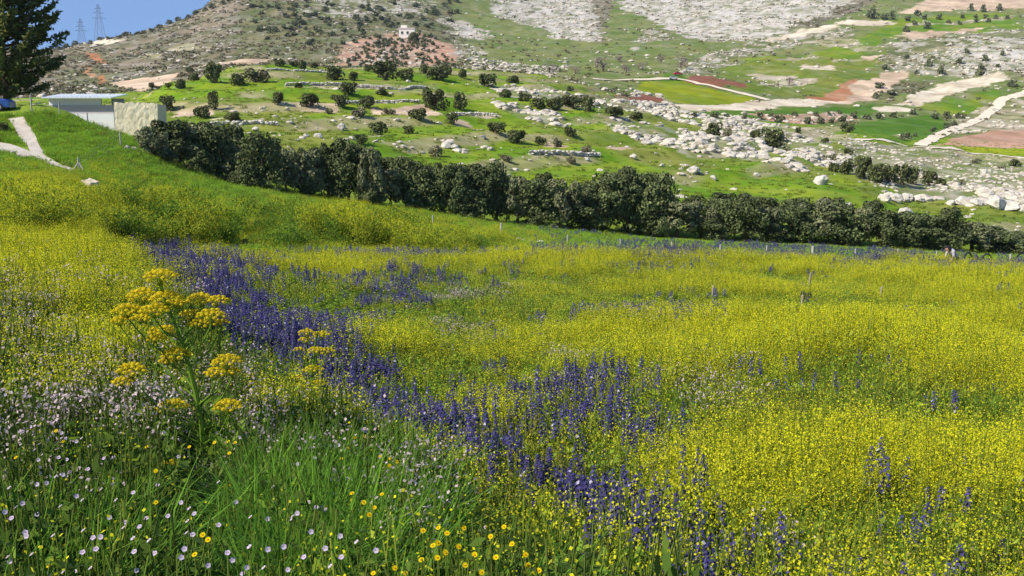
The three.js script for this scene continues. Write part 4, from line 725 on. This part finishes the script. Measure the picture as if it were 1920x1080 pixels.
{ // farmhouse on the mountain foot
  const s = siteDown(764, 72, 400), T = thing('farmhouse', atSite(s, -0.3), 'small white flat roofed house above the pink orchard', 'house'), w = pxm(28, s[1]), h = pxm(17, s[1]);
  part('wall', box(w, h, w * 0.8, 0, h / 2, 0), plain(rgb(232, 226, 214), 0.9), T);
  const rf = part('roof', box(w * 1.06, h * 0.1, w * 0.86, 0, h * 1.06, 0), plain(rgb(214, 204, 190), 0.9), T); part('parapet', box(w * 0.4, h * 0.3, w * 0.4, -w * 0.2, h * 1.26, 0), plain(rgb(226, 218, 206), 0.9), rf);
  for (const x of [-0.3, 0.05]) { const f = part('window', box(w * 0.14, h * 0.26, 0.12, x * w, h * 0.6, w * 0.4 + 0.05), dark, T); part('frame', box(w * 0.17, h * 0.04, 0.14, x * w, h * 0.44, w * 0.4 + 0.09), white, f); }
  part('door', box(w * 0.14, h * 0.5, 0.12, w * 0.32, h * 0.26, w * 0.4 + 0.05), plain(rgb(96, 70, 52)), T);
  const s2 = siteDown(773, 77, 400), k = pxm(26, s2[1]) / 2; copy(BUSHES[1], atSite(s2, -0.2), 1, [k, pxm(19, s2[1]) / 1.5, k], 'dark dense tree in front of the small white house', null, 'tree');
}
function car(pos, turn, paint, label, glassC = rgb(30, 36, 42), scale = 1) {
  const T = thing('parked_car', pos, label, 'car'); T.rotation.y = turn; T.scale.setScalar(scale);
  const pm = new THREE.MeshPhysicalMaterial({ color: new THREE.Color(...paint), roughness: 0.35, clearcoat: 0.8, clearcoatRoughness: 0.1 });
  const ext = (pts, w, bev) => { const s = new THREE.Shape(pts.map(p => new THREE.Vector2(...p))); const g = new THREE.ExtrudeGeometry(s, { depth: w - 2 * bev, bevelEnabled: true, bevelSize: bev, bevelThickness: bev, bevelSegments: 2 }); g.translate(0, 0, -w / 2 + bev); return g; };
  const body = part('body', ext([[-2.05, 0.35], [-2.08, 0.78], [-1.9, 0.92], [-1.2, 0.98], [1.0, 0.98], [1.85, 0.86], [2.08, 0.7], [2.08, 0.35]], 1.72, 0.08), pm, T);
  part('cabin', ext([[-1.75, 0.97], [-1.35, 1.42], [0.25, 1.45], [1.0, 0.98]], 1.5, 0.07), pm, T);
  const gl = plain(glassC, 0.15); part('side_window', ext([[-1.4, 1.03], [-1.18, 1.36], [0.18, 1.38], [0.72, 1.03]], 1.54, 0.02), gl, T);
  const ws = box(0.03, 0.62, 1.34, 0, 0, 0); ws.rotateZ(1.02); ws.translate(0.72, 1.22, 0); part('windscreen', ws, gl, T);
  for (const [x, z] of [[-1.3, .8], [-1.3, -.8], [1.3, .8], [1.3, -.8]]) { const g = new THREE.CylinderGeometry(0.32, 0.32, 0.2, 18); g.rotateX(Math.PI / 2); g.translate(x, 0.32, z); const w = part('wheel', g, plain(rgb(28, 28, 28)), T); const q = new THREE.CylinderGeometry(0.19, 0.19, 0.21, 12); q.rotateX(Math.PI / 2); q.translate(x, 0.32, z); part('rim', q, steel, w); }
  for (const z of [-.62, .62]) part('headlight', box(0.05, 0.14, 0.3, 2.07, 0.68, z), white, T);
  for (const z of [-.66, .66]) part('tail_light', box(0.05, 0.16, 0.22, -2.07, 0.76, z), plain(rgb(150, 20, 20)), T);
  return T;
}
{ const s = site(-20, 208, 60), X = colX(-26, 200, s[1]); car([X, H(X, s[1]) + 0.02, -s[1]], 0.15, rgb(40, 78, 150), 'blue car parked under the pine, cut off by the left edge'); }
{ const s = siteDown(1271, 142, FAR); car(atSite(s, 0.35), 0.2, rgb(176, 24, 36), 'tiny red car parked by the far track at the valley foot', undefined, 1.0); }
{ const s = siteDown(1263, 150, FAR); car(atSite(s, 0.4), -0.1, rgb(150, 158, 160), 'tiny grey car just below the red car on the far track', undefined, 1.0); }

// ------------------------------------------------------------------ fences
const postMat = plain(rgb(166, 164, 154), 0.9), wireMat = plain(rgb(150, 150, 148), 0.5, 0.5);
function fence(label, posts, dmin, hm, braces) {
  const s = posts.map(p => site(p[0], p[1], dmin)).filter(Boolean), o = atSite(s[0]), T = thing('wire_fence', o, label, 'fence'), tops = [];
  s.forEach((q, i) => {
    const p = atSite(q), x = p[0] - o[0], y = p[1] - o[1], z = p[2] - o[2], h = (posts[i][2] ? pxm(posts[i][2], q[1]) : hm), tall = posts[i][3] || 1;
    const b = new TB(); b.tube([[x, y - 0.3, z], [x, y + h, z], [x + 0.001, y + h + 0.01, z]], [0.055 * tall, 0.05 * tall, 0.001], 6, [1, 1, 1]); part('post', b.build(), postMat, T); tops.push([x, y + h, z]);
    if (braces && braces.includes(i)) for (const sx of [-1, 1]) { const c = new TB(); c.tube([[x + sx * 0.55, y - 0.1, z + 0.2], [x, y + h * 0.75, z]], [0.04, 0.04], 5, [1, 1, 1]); part('brace', c.build(), postMat, T); }
  });
  const w = new TB(); for (let i = 0; i + 1 < tops.length; i++) for (const f of [0.06, 0.4, 0.75]) w.stick([tops[i][0], tops[i][1] - f, tops[i][2]], [tops[i + 1][0], tops[i + 1][1] - f, tops[i + 1][2]], 0.004, [1, 1, 1]);
  part('wire', w.build(), wireMat, T); return T;
}
fence('thin wire fence with pale posts below the dark hedge', [[690, 412, 22], [812, 428, 24], [940, 444, 26, 1.7], [1064, 466, 26], [1163, 474, 26], [1259, 479, 26], [1350, 484, 26], [1437, 486, 26], [1523, 491, 30, 1.8], [1603, 490, 24], [1683, 490, 24], [1755, 494, 24], [1893, 502, 26, 1.3], [1985, 506, 26]], 50, 1.3);
fence('wire fence with a braced end post on the left bank', [[60, 212, 34, 1.2], [112, 214, 22], [165, 238, 26], [227, 280, 32], [149, 328, 32, 1.1]], 46, 1.3, [4]);
[[745, 492, 20], [1516, 548, 30], [1677, 524, 18], [1253, 512, 16], [1335, 568, 26], [1502, 584, 24], [1650, 566, 22]].forEach(([x, y, h], i) => {
  const s = site(x, y + 8, 20); if (!s) return; const b = new TB(); b.tube([[0, -0.2, 0], [0.01, 0.5, 0], [0.03, pxm(h + 16, s[1]), 0.01], [0.03, pxm(h + 16, s[1]) + 0.01, 0.01]], [0.034, 0.032, 0.03, 0.001], 6, rgb(150, 140, 122)); const m = part(numbered('wooden_stake'), b.build(), vMat, scene); m.position.set(...atSite(s));
  tag(m, `thin pale stake standing among the meadow flowers, number ${ordinal(i + 1)}`, 'stake', 'stakes in the meadow');
});
{ const r = rng(8), dr = [[745, 'leftmost, beside the blue lupines'], [1516, 'tallest one, below the thick fence post'], [1677, 'beside the dark shrub at the right'], [1253, 'just below the fence in the middle'], [1335, 'left of the tall stake'], [1502, 'lower one just left of the tall stake'], [1650, 'rightmost of the lower stakes']]; scene.children.filter(o => o.name.startsWith('wooden_stake')).forEach((o, i) => { o.userData.label = `thin pale stake in the meadow, ${dr[i][1]}`; }); }
// rocks lying about
function rockPile(name, label, list, dmin, tint) {
  const s0 = site(list[0][0], list[0][1], dmin), o = atSite(s0), T = thing(name, o, label, 'rocks'), m = tint ? new THREE.MeshStandardMaterial({ color: new THREE.Color(...tint), map: rockTex, roughness: 0.95 }) : stoneMat;
  list.forEach(([x, y, w, h], i) => { const s = site(x, y, dmin), p = atSite(s, pxm(h, s[1]) * 0.35), q = part('rock', ROCKB[i % 3], m, T), k = pxm(w, s[1]) / 1.6; q.position.set(p[0] - o[0], p[1] - o[1], p[2] - o[2]); q.scale.set(k, pxm(h, s[1]) / 1.25, k); q.rotation.y = i * 1.9; });
}
rockPile('rock_pile', 'low heap of white rocks behind the mustard, by the wire fence', [[972, 461, 26, 16], [994, 463, 22, 13], [1010, 465, 26, 15], [984, 466, 16, 9], [1022, 471, 14, 8]], 50);
rockPile('rock_pile', 'small heap of grey stones on the left bank crest', [[238, 286, 12, 14], [250, 287, 14, 12], [258, 290, 10, 8], [244, 291, 12, 8]], 46, [0.8, 0.74, 0.68]);
{ const s = site(170, 362, 34), g = new THREE.BoxGeometry(1, 1, 1, 4, 4, 4), p = g.attributes.position, r = rng(3); const off = {}; for (let i = 0; i < p.count; i++) { const k = [p.getX(i), p.getY(i), p.getZ(i)].map(v => v.toFixed(2)).join(); off[k] ??= [0, 0, 0].map(() => (r() - .5) * 0.09); p.setXYZ(i, p.getX(i) * (1 - 0.12 * p.getY(i)) + off[k][0], p.getY(i) + off[k][1], p.getZ(i) + off[k][2]); } g.computeVertexNormals(); const m = part('stone_block', g, new THREE.MeshStandardMaterial({ color: new THREE.Color(1.2, 1.05, 0.82), map: rockTex, roughness: 0.95 }), scene), w = pxm(26, s[1]); m.position.set(...atSite(s, w * 0.42)); m.scale.set(w, w * 0.95, w * 0.8); m.rotation.set(0.15, -0.5, -0.12); tag(m, 'cream stone block lying on the green slope of the left bank', 'stone'); }
{ const r = rng(15), spots = [[1255, 506, 46, 34, 'just below the fence in the middle'], [1530, 508, 34, 24, 'at the foot of the thick fence post'], [1690, 524, 56, 34, 'beside a stake among the lupines'], [1388, 506, 34, 30, 'left of the thick fence post'], [1510, 580, 30, 44, 'below the tall stake'], [460, 474, 44, 32, 'against the yellow thicket'], [8, 250, 26, 26, 'by the gravel at the left edge'], [1790, 520, 30, 22, 'in front of the crouching person']];
  spots.forEach(([x, y, w, h, where], i) => { const s = site(x, y, 20); const k = pxm(w, s[1]) / 2.1; copy(BUSHES[i % 5], atSite(s, -0.05), r() * 6, [k, pxm(h, s[1]) / 1.5, k], `low dark shrub in the meadow ${where}`, 'dark shrubs in the meadow'); }); }
{ // black pipe looping over the grass by the person
  const loops = [[[1806, 496, 0], [1814, 492, 10], [1822, 495, 0]], [[1838, 498, 0], [1848, 492, 9], [1858, 498, 0]], [[1902, 500, 0], [1914, 496, 12], [1928, 501, 0]]], names = ['nearest the crouching person', 'middle loop', 'at the right edge'];
  loops.forEach((l, i) => { const P = l.map(([x, y, up]) => { const s = site(x, 506, 40); return new THREE.Vector3(...atSite(s, 0.62 + pxm(up, s[1]))); }); const g = new THREE.TubeGeometry(new THREE.CatmullRomCurve3([P[0].clone().add(new THREE.Vector3(-.15, -.5, 0)), ...P, P[2].clone().add(new THREE.Vector3(.15, -.5, 0))]), 24, 0.045, 6); tag(part(numbered('black_hose'), g, plain(rgb(26, 26, 28), 0.6), scene), `black hose looping above the grass, ${names[i]}`, 'hose', 'black hose loops'); });
}
console.log('built');

// ------------------------------------------------------------------ the person, bent over the flowers
{
  const s = site(1788, 514, 45), T = thing('person', atSite(s, -0.02), 'person in pale top and dark trousers bent over among the flowers', 'person');
  T.rotation.y = 0.35;
  const J = { hipL: [0.02, 0.78, -0.09], hipR: [0.02, 0.78, 0.09], kneeL: [-0.12, 0.44, -0.1], kneeR: [-0.06, 0.44, 0.12], ankL: [0.06, 0.08, -0.11], ankR: [0.12, 0.08, 0.12], toeL: [-0.1, 0.04, -0.12], toeR: [-0.04, 0.04, 0.13], pel: [0.04, 0.84, 0], chest: [-0.24, 1.12, 0], neck: [-0.36, 1.2, 0], head: [-0.47, 1.24, 0.01], crown: [-0.51, 1.29, 0.01], shL: [-0.28, 1.15, -0.18], shR: [-0.28, 1.15, 0.18], elL: [-0.36, 0.88, -0.21], elR: [-0.3, 0.88, 0.23], wrL: [-0.5, 0.68, -0.14], wrR: [-0.46, 0.68, 0.14] };
  const bone = (a, b, ra, rb) => [J[a], J[b], ra, rb];
  const body = [bone('pel', 'chest', .13, .14), bone('chest', 'neck', .09, .055), bone('neck', 'head', .055, .085), bone('head', 'crown', .1, .095), bone('pel', 'hipL', .12, .09), bone('pel', 'hipR', .12, .09), bone('hipL', 'kneeL', .09, .058), bone('hipR', 'kneeR', .09, .058), bone('kneeL', 'ankL', .058, .038), bone('kneeR', 'ankR', .058, .038), bone('ankL', 'toeL', .042, .032), bone('ankR', 'toeR', .042, .032), bone('chest', 'shL', .11, .06), bone('chest', 'shR', .11, .06), bone('shL', 'elL', .055, .04), bone('shR', 'elR', .055, .04), bone('elL', 'wrL', .04, .026), bone('elR', 'wrR', .04, .026)];
  for (const k of ['L', 'R']) { const w = J['wr' + k], sz = k === 'L' ? 1 : -1; J['pa' + k] = [w[0] - .05, w[1] - .07, w[2]]; body.push(bone('wr' + k, 'pa' + k, .028, .03)); [[-.02, -.1, -.03], [-.03, -.115, -.01], [-.03, -.11, .012], [-.02, -.09, .03]].forEach((f, i) => { J['f' + k + i] = [w[0] - .05 + f[0], w[1] - .06 + f[1], w[2] + f[2] * 1.2]; body.push(bone('pa' + k, 'f' + k + i, .012, .009)); }); J['t' + k] = [w[0] - .0, w[1] - .11, w[2] + .05 * sz]; body.push(bone('wr' + k, 't' + k, .014, .01)); }
  J.nose = [-0.575, 1.215, 0.01]; body.push([[-0.53, 1.24, 0.01], J.nose, .03, .016]);
  const mesh = (bones, grow, res, keep) => {
    const mc = new MarchingCubes(res, new THREE.MeshBasicMaterial(), false, false, 200000); mc.isolation = 0; const S = 1.0, cx = -0.2, cy = 0.72, cz = 0;
    for (let k = 0; k < res; k++) for (let j = 0; j < res; j++) for (let i = 0; i < res; i++) {
      const p = [cx + (i / res * 2 - 1) * S * 0.82, cy + (j / res * 2 - 1) * S * 0.82, cz + (k / res * 2 - 1) * S * 0.82]; let f = 9;
      for (const [a, b, ra, rb] of bones) { const ab = [b[0] - a[0], b[1] - a[1], b[2] - a[2]], ap = [p[0] - a[0], p[1] - a[1], p[2] - a[2]], t = clamp((ap[0] * ab[0] + ap[1] * ab[1] + ap[2] * ab[2]) / (ab[0] ** 2 + ab[1] ** 2 + ab[2] ** 2 + 1e-9), 0, 1), q = Math.hypot(ap[0] - ab[0] * t, ap[1] - ab[1] * t, ap[2] - ab[2] * t) - lerp(ra, rb, t) - grow, h = Math.max(0.025 - Math.abs(f - q), 0) / 0.025; f = Math.min(f, q) - h * h * 0.025 / 4; }
      if (keep && !keep(p)) f = Math.max(f, 0.02);
      mc.field[i + j * res + k * res * res] = -f;
    }
    mc.update(); const n = mc.count, g = new THREE.BufferGeometry(), P = new Float32Array(n * 3);
    for (let i = 0; i < n; i++) { P[i * 3] = cx + mc.positionArray[i * 3] * 0.82; P[i * 3 + 1] = cy + mc.positionArray[i * 3 + 1] * 0.82; P[i * 3 + 2] = cz + mc.positionArray[i * 3 + 2] * 0.82; }
    g.setAttribute('position', new THREE.BufferAttribute(P, 3)); const m = mergeVertices(g, 1e-5); m.computeVertexNormals(); return m;
  };
  part('body', mesh(body, 0, 96), plain(rgb(196, 150, 122), 0.7), T);
  part('shirt', mesh(body.slice(0, 2).concat(body.slice(12, 16)), 0.014, 72), plain(rgb(168, 160, 166), 0.9), T);
  part('trousers', mesh(body.slice(4, 10), 0.014, 72), plain(rgb(58, 50, 76), 0.9), T);
  part('hair', mesh([[[-0.46, 1.3, .01], [-0.4, 1.26, .01], .095, .09], [[-0.42, 1.26, .01], [-0.34, 1.24, .01], .08, .05], [[-0.5, 1.32, .01], [-0.44, 1.31, .01], .07, .08], [[-0.55, 1.345, .01], [-0.45, 1.345, .01], .075, .085], [[-0.5, 1.29, .075], [-0.42, 1.22, .075], .05, .05], [[-0.5, 1.29, -.055], [-0.42, 1.22, -.055], .05, .05]], 0.006, 72), plain(rgb(34, 26, 24), 0.6), T);
}
console.log('person');

// ------------------------------------------------------------------ near flowers that can be picked out one by one
// giant fennel: [umbel column, row, width]
function fennel(px, pyBase, d, stemPts, umbels, label) {
  const X = (px - 960) / FOC * d * (CT - (pyBase - 540) / FOC * ST) ** -1, y = H(X, d), r = rng(px), T = thing('giant_fennel', [X, y, -d], label, 'flower');
  const pt = (qx, qy, dz = 0) => { const u = (qx - 960) / FOC, v = (qy - 540) / FOC, z = CT - v * ST, dd = d + dz; return [u / z * dd - X, EYE - (ST + v * CT) / z * dd - y, -dz]; };
  const st = stemPts.map(p => pt(p[0], p[1])), b = new TB(); st.unshift([0, -0.1, 0]);
  const stemC = rgb(96, 124, 40); b.tube(st, st.map((_, i) => lerp(0.02, 0.007, i / (st.length - 1))), 7, stemC); part('stem', b.build(), vMat, T);
  for (const [ux, uy, uw] of umbels) {
    const dz = uy > 800 ? -0.75 : (r() - 0.5) * 0.35, c = pt(ux, uy, dz), w = pxm(uw, d) / 2; let near = st[0], best = 9;
    for (let i = 1; i < st.length; i++) for (let k = 0; k < 6; k++) { const q = st[i].map((v, a) => lerp(st[i - 1][a], v, k / 6)), dist = Math.hypot(q[0] - c[0], q[2] - c[2]) + Math.abs(c[1] - 0.10 - q[1] - Math.hypot(q[0] - c[0], q[2] - c[2]) * 0.9); if (q[1] < c[1] - 0.02 && dist < best) { best = dist; near = q; } }
    const foot = [c[0], c[1] - w * 0.95, c[2]], br = new TB(); br.tube([near, [lerp(near[0], foot[0], 0.65), lerp(near[1], foot[1], 0.45), lerp(near[2], foot[2], 0.65)], foot], [0.006, 0.005, 0.0035], 5, stemC); part('branch', br.build(), vMat, T);
    const ub = new TB(), n = Math.max(10, Math.round(uw * 0.46)), lean = [(r() - .5) * .5, 1, (r() - .5) * .5];
    const um = new THREE.Group(); um.name = 'umbel'; um.position.set(...foot); T.add(um); const rays = new TB(), fl = new TB();
    for (let i = 0; i < n; i++) {
      const a = i * 2.4, q = Math.sqrt((i + 0.5) / n), e = [Math.cos(a) * q * w + lean[0] * w * .3, w * (0.95 - 0.45 * q * q) + (r() - .5) * w * 0.15, Math.sin(a) * q * w + lean[2] * w * .3]; rays.stick([0, 0, 0], e, 0.0014, rgb(132, 142, 40));
      const rad = Math.max(0.010, w * 0.17) * (0.8 + 0.4 * r());
      for (let k = 0; k < 40; k++) { const v = dirIn(r, 0.5), tone = mulc(mixc(rgb(232, 212, 36), rgb(204, 186, 40), r()), 0.85 + 0.3 * r()); fl.card([e[0] + v[0] * rad, e[1] + v[1] * rad * 0.75, e[2] + v[2] * rad], v, 0.0046, 0.0042, r() * 3, tone); }
    }
    part('rays', rays.build(), vMat, um); part('florets', fl.build(), leafMat, um);
  }
  for (let i = 0; i < 7; i++) {          // feathery leaves at the base and up the stem
    const lf = new TB(), a = i * 2.1 + 0.4, f = i < 5 ? 0.06 : 0.3, o = [lerp(st[0][0], st[1][0], f), lerp(0, st[1][1], f * 2), 0], L = 0.42 * (1 - 0.3 * f);
    for (let k = 0; k < 90; k++) { const t = 0.15 + 0.85 * r(), sp = 0.14 * Math.sin(t * 2.9), c = [o[0] + Math.cos(a) * L * t + (r() - .5) * sp * 2, o[1] + 0.26 * t * (1.5 - t) + (r() - .5) * sp, o[2] + Math.sin(a) * L * t + (r() - .5) * sp * 2]; lf.card(c, dirIn(r, .6), 0.022, 0.0022, r() * 3, mulc(rgb(92, 122, 40), 0.8 + 0.4 * r())); }
    lf.stick(o, [o[0] + Math.cos(a) * L, o[1] + 0.13, o[2] + Math.sin(a) * L], 0.003, stemC); part('leaf', lf.build(), leafMat, T);
  }
}
fennel(384, 975, 5.7, [[383, 900], [379, 800], [368, 740], [355, 690], [342, 645], [325, 600], [308, 560], [299, 520]], [[297, 507, 62], [268, 543, 62], [312, 548, 60], [238, 572, 54], [224, 594, 38], [288, 572, 54], [330, 562, 36], [262, 590, 40], [376, 552, 56], [406, 556, 44], [358, 582, 46], [396, 582, 54], [414, 600, 34], [372, 600, 40], [306, 612, 56], [292, 628, 34], [330, 654, 56], [312, 672, 30], [246, 684, 56], [232, 708, 44], [424, 668, 58], [404, 692, 46], [436, 690, 34], [324, 752, 62], [428, 752, 54], [318, 868, 48], [438, 906, 46]], 'tall giant fennel with golden umbels rising from the near bank');
fennel(590, 800, 8.2, [[588, 760], [584, 720], [588, 680], [592, 640], [596, 622]], [[574, 618, 34], [602, 622, 34], [572, 632, 30], [592, 652, 36], [612, 652, 30], [562, 652, 22], [588, 686, 40], [556, 704, 28], [598, 714, 30], [560, 720, 20]], 'smaller fennel with dull yellow umbels in front of the lupine drift');

// single lupines in the nearest part of the drift
{
  const r = rng(606), P = [0, 1, 2, 3].map(i => {
    const q = rng(700 + i), sp = new TB(), le = new TB(), stm = new TB(), h = 0.42 + 0.06 * i; lupineSpike(sp, [0, 0, 0], h, 0.18 + 0.02 * i, 0.031, q, 80); stm.stick([0, -0.03, 0], [0, h - 0.2, 0], 0.0055, STEM);
    for (let k = 0; k < 6; k++) { const a = k * 2.4, y = 0.06 + 0.035 * k, o = [Math.cos(a) * 0.075, y + 0.03, Math.sin(a) * 0.075]; le.stick([0, y, 0], o, 0.002, STEM); palmate(le, o, q, 0.03, mixc(LEAF, LEAFD, 0.4)); }
    return proto('lupine', 'flower', [['stem', stm.build(), vMat], ['flower_spike', sp.build(), leafMat], ['leaves', le.build(), leafMat]]);
  });
  let n = 0;
  for (let k = 0; k < 9000 && n < 150; k++) {
    const py = lerp(1190, 760, Math.pow(r(), 1.3)), px = lerp(700, 1420, r()), s = site(px, py, 4); if (!s || s[1] > 13 || s[0] < bankEdge(s[1]) + 0.3) continue;
    const [tx, ty] = project(s[0], H(...s) + 0.36, s[1]), w = stripW(tx, ty), cl = fbm(s[0] * 2.1 + 7, s[1] * 1.6, 2); if (r() > w * sstep(0.44, 0.62, cl) * 1.3) continue;
    copy(P[Math.floor(r() * 4)], atSite(s, -0.02), r() * 6.28, 0.85 + 0.4 * r(), 'upright violet blue lupine spike in the near part of the drift', 'single lupines near the camera'); n++;
  }
  console.log('lupines', n);
}
// pale mallow blossoms and yellow daisies on the near bank
{
  const r = rng(808);
  const petals = (n, len, w, cup, c, c2, q) => { const b = new TB(); for (let i = 0; i < n; i++) { const a = i / n * 6.2832, e = [Math.cos(a), Math.sin(a)], k = mulc(mixc(c, c2, q()), 0.92 + 0.16 * q()), s = [-e[1] * w, e[0] * w]; b.quad([0, 0, 0], [e[0] * len * .6 + s[0], cup * len * .7, e[1] * len * .6 + s[1]], [e[0] * len, cup * len, e[1] * len], [e[0] * len * .6 - s[0], cup * len * .7, e[1] * len * .6 - s[1]], k); } return b; };
  const stalk = (h, q) => { const b = new TB(); b.tube([[0, -0.03, 0], [0.01, h * .5, 0.005], [0, h, 0]], [0.0028, 0.0024, 0.0018], 5, STEM); for (let i = 0; i < 6; i++) b.card([(q() - .5) * .05, h * (.1 + .1 * i), (q() - .5) * .05], dirIn(q, .8), 0.02, 0.011, q() * 3, mulc(LEAF, .8 + .4 * q())); return b.build(); };
  const head = (b, h, tx, tz) => { const g = b.build(); g.rotateX(tx); g.rotateZ(tz); g.translate(0, h, 0); return g; };
  const MAL = [0, 1, 2].map(i => { const q = rng(820 + i), h = 0.62; const ctr = new TB(); for (let k = 0; k < 8; k++) ctr.card([(q() - .5) * .006, h + .006 * q(), (q() - .5) * .006], dirIn(q, .5), .0025, .0025, 0, rgb(214, 200, 170)); return proto('mallow_flower', 'flower', [['stalk', stalk(h, q), vMat], ['petals', head(petals(5, 0.0115, 0.0068, 0.35, rgb(236, 222, 240), rgb(214, 190, 222), q), h, 0.2 + .45 * i, 0.6 - .6 * i), leafMat], ['centre', ctr.build(), vMat]]); });
  const DAI = [0, 1, 2].map(i => { const q = rng(840 + i), h = 0.62; const b = petals(12, 0.0125, 0.0033, 0.15, rgb(244, 220, 20), rgb(232, 200, 12), q), ctr = new TB(); for (let k = 0; k < 14; k++) { const v = dirIn(q, .8); ctr.card([v[0] * .0035, .002 + v[1] * .0025, v[2] * .0035], v, .002, .002, 0, rgb(214, 150, 14)); } return proto('yellow_daisy', 'flower', [['stalk', stalk(h, q), vMat], ['petals', head(b, h, 0.5 + .2 * i, .2 - .2 * i), leafMat], ['centre', head(ctr, h, 0.5 + .2 * i, .2 - .2 * i), vMat]]); });
  const place = (P, px, py, label, group) => {        // the blossom shows at px, py; find ground a stalk's length below
    let best = null; for (let d = 3; d < 14; d *= 1.01) { const v = (py - 540) / FOC, z = CT - v * ST, x = (px - 960) / FOC / z * d, gap = EYE - (ST + v * CT) / z * d - H(x, d); if (gap < 0.55) { best = [x, d, gap]; break; } }
    if (!best || best[2] < 0.12) return; copy(P[Math.floor(r() * 3)], [best[0], H(best[0], best[1]), -best[1]], -0.4 + 0.8 * r(), best[2] / 0.62, label, group);
  };
  const mall = [[48, 730], [95, 762], [32, 794], [12, 793], [110, 858], [125, 862], [72, 862], [213, 858], [165, 880], [155, 938], [112, 892], [105, 894], [118, 890], [172, 920], [190, 918], [218, 938], [340, 942], [315, 968], [235, 980], [232, 990], [262, 988], [275, 972], [352, 978], [9, 960], [22, 972], [50, 1005], [48, 998], [155, 1036], [119, 1073], [90, 1076], [470, 970], [548, 974], [468, 1026], [532, 1025], [610, 1028], [583, 997], [427, 1037], [436, 1050], [620, 1062], [495, 1065], [346, 1029], [638, 1005], [130, 705], [58, 800], [18, 915], [30, 952], [70, 965], [205, 970], [280, 1014], [250, 1010], [290, 1038], [180, 1030], [170, 1066], [60, 1040], [15, 1045], [100, 1005], [390, 1060], [540, 1068], [705, 1032], [669, 1017], [455, 1076], [350, 1000], [410, 985], [70, 908], [10, 740], [90, 826], [340, 1045], [570, 1045], [640, 1045]];
  for (const [x, y] of mall) place(MAL, x, y, 'pale lilac mallow blossom in the near bank grass', 'mallow blossoms on the near bank');
  for (let i = 0; i < 40; i++) place(MAL, 10 + 640 * r(), 800 + 275 * r(), 'pale lilac mallow blossom in the near bank grass', 'mallow blossoms on the near bank');
  const dai = [[30, 858], [15, 695], [92, 1062], [275, 838], [292, 883], [402, 830], [428, 828], [441, 830], [430, 850], [355, 838], [292, 942], [390, 1012], [380, 1003], [365, 1040], [105, 808], [118, 828], [665, 820], [683, 818], [712, 857], [732, 860], [744, 866], [730, 873], [660, 925], [716, 927], [682, 942], [702, 952], [692, 965], [793, 995], [822, 990], [838, 1000], [821, 1018], [812, 1023], [835, 1036], [820, 1046], [872, 1060], [903, 1073], [990, 1060], [740, 1065], [945, 988], [920, 1006], [860, 1025], [890, 1040], [930, 1045], [960, 1020], [790, 1050], [760, 1075], [700, 1075], [985, 1040], [1010, 1070], [870, 990], [640, 860], [655, 840]];
  for (const [x, y] of dai) place(DAI, x, y, 'bright yellow daisy blossom on a thin stalk, near bank', 'yellow daisies on the near bank');
}
console.log('flowers');
renderer.render(scene, camera);
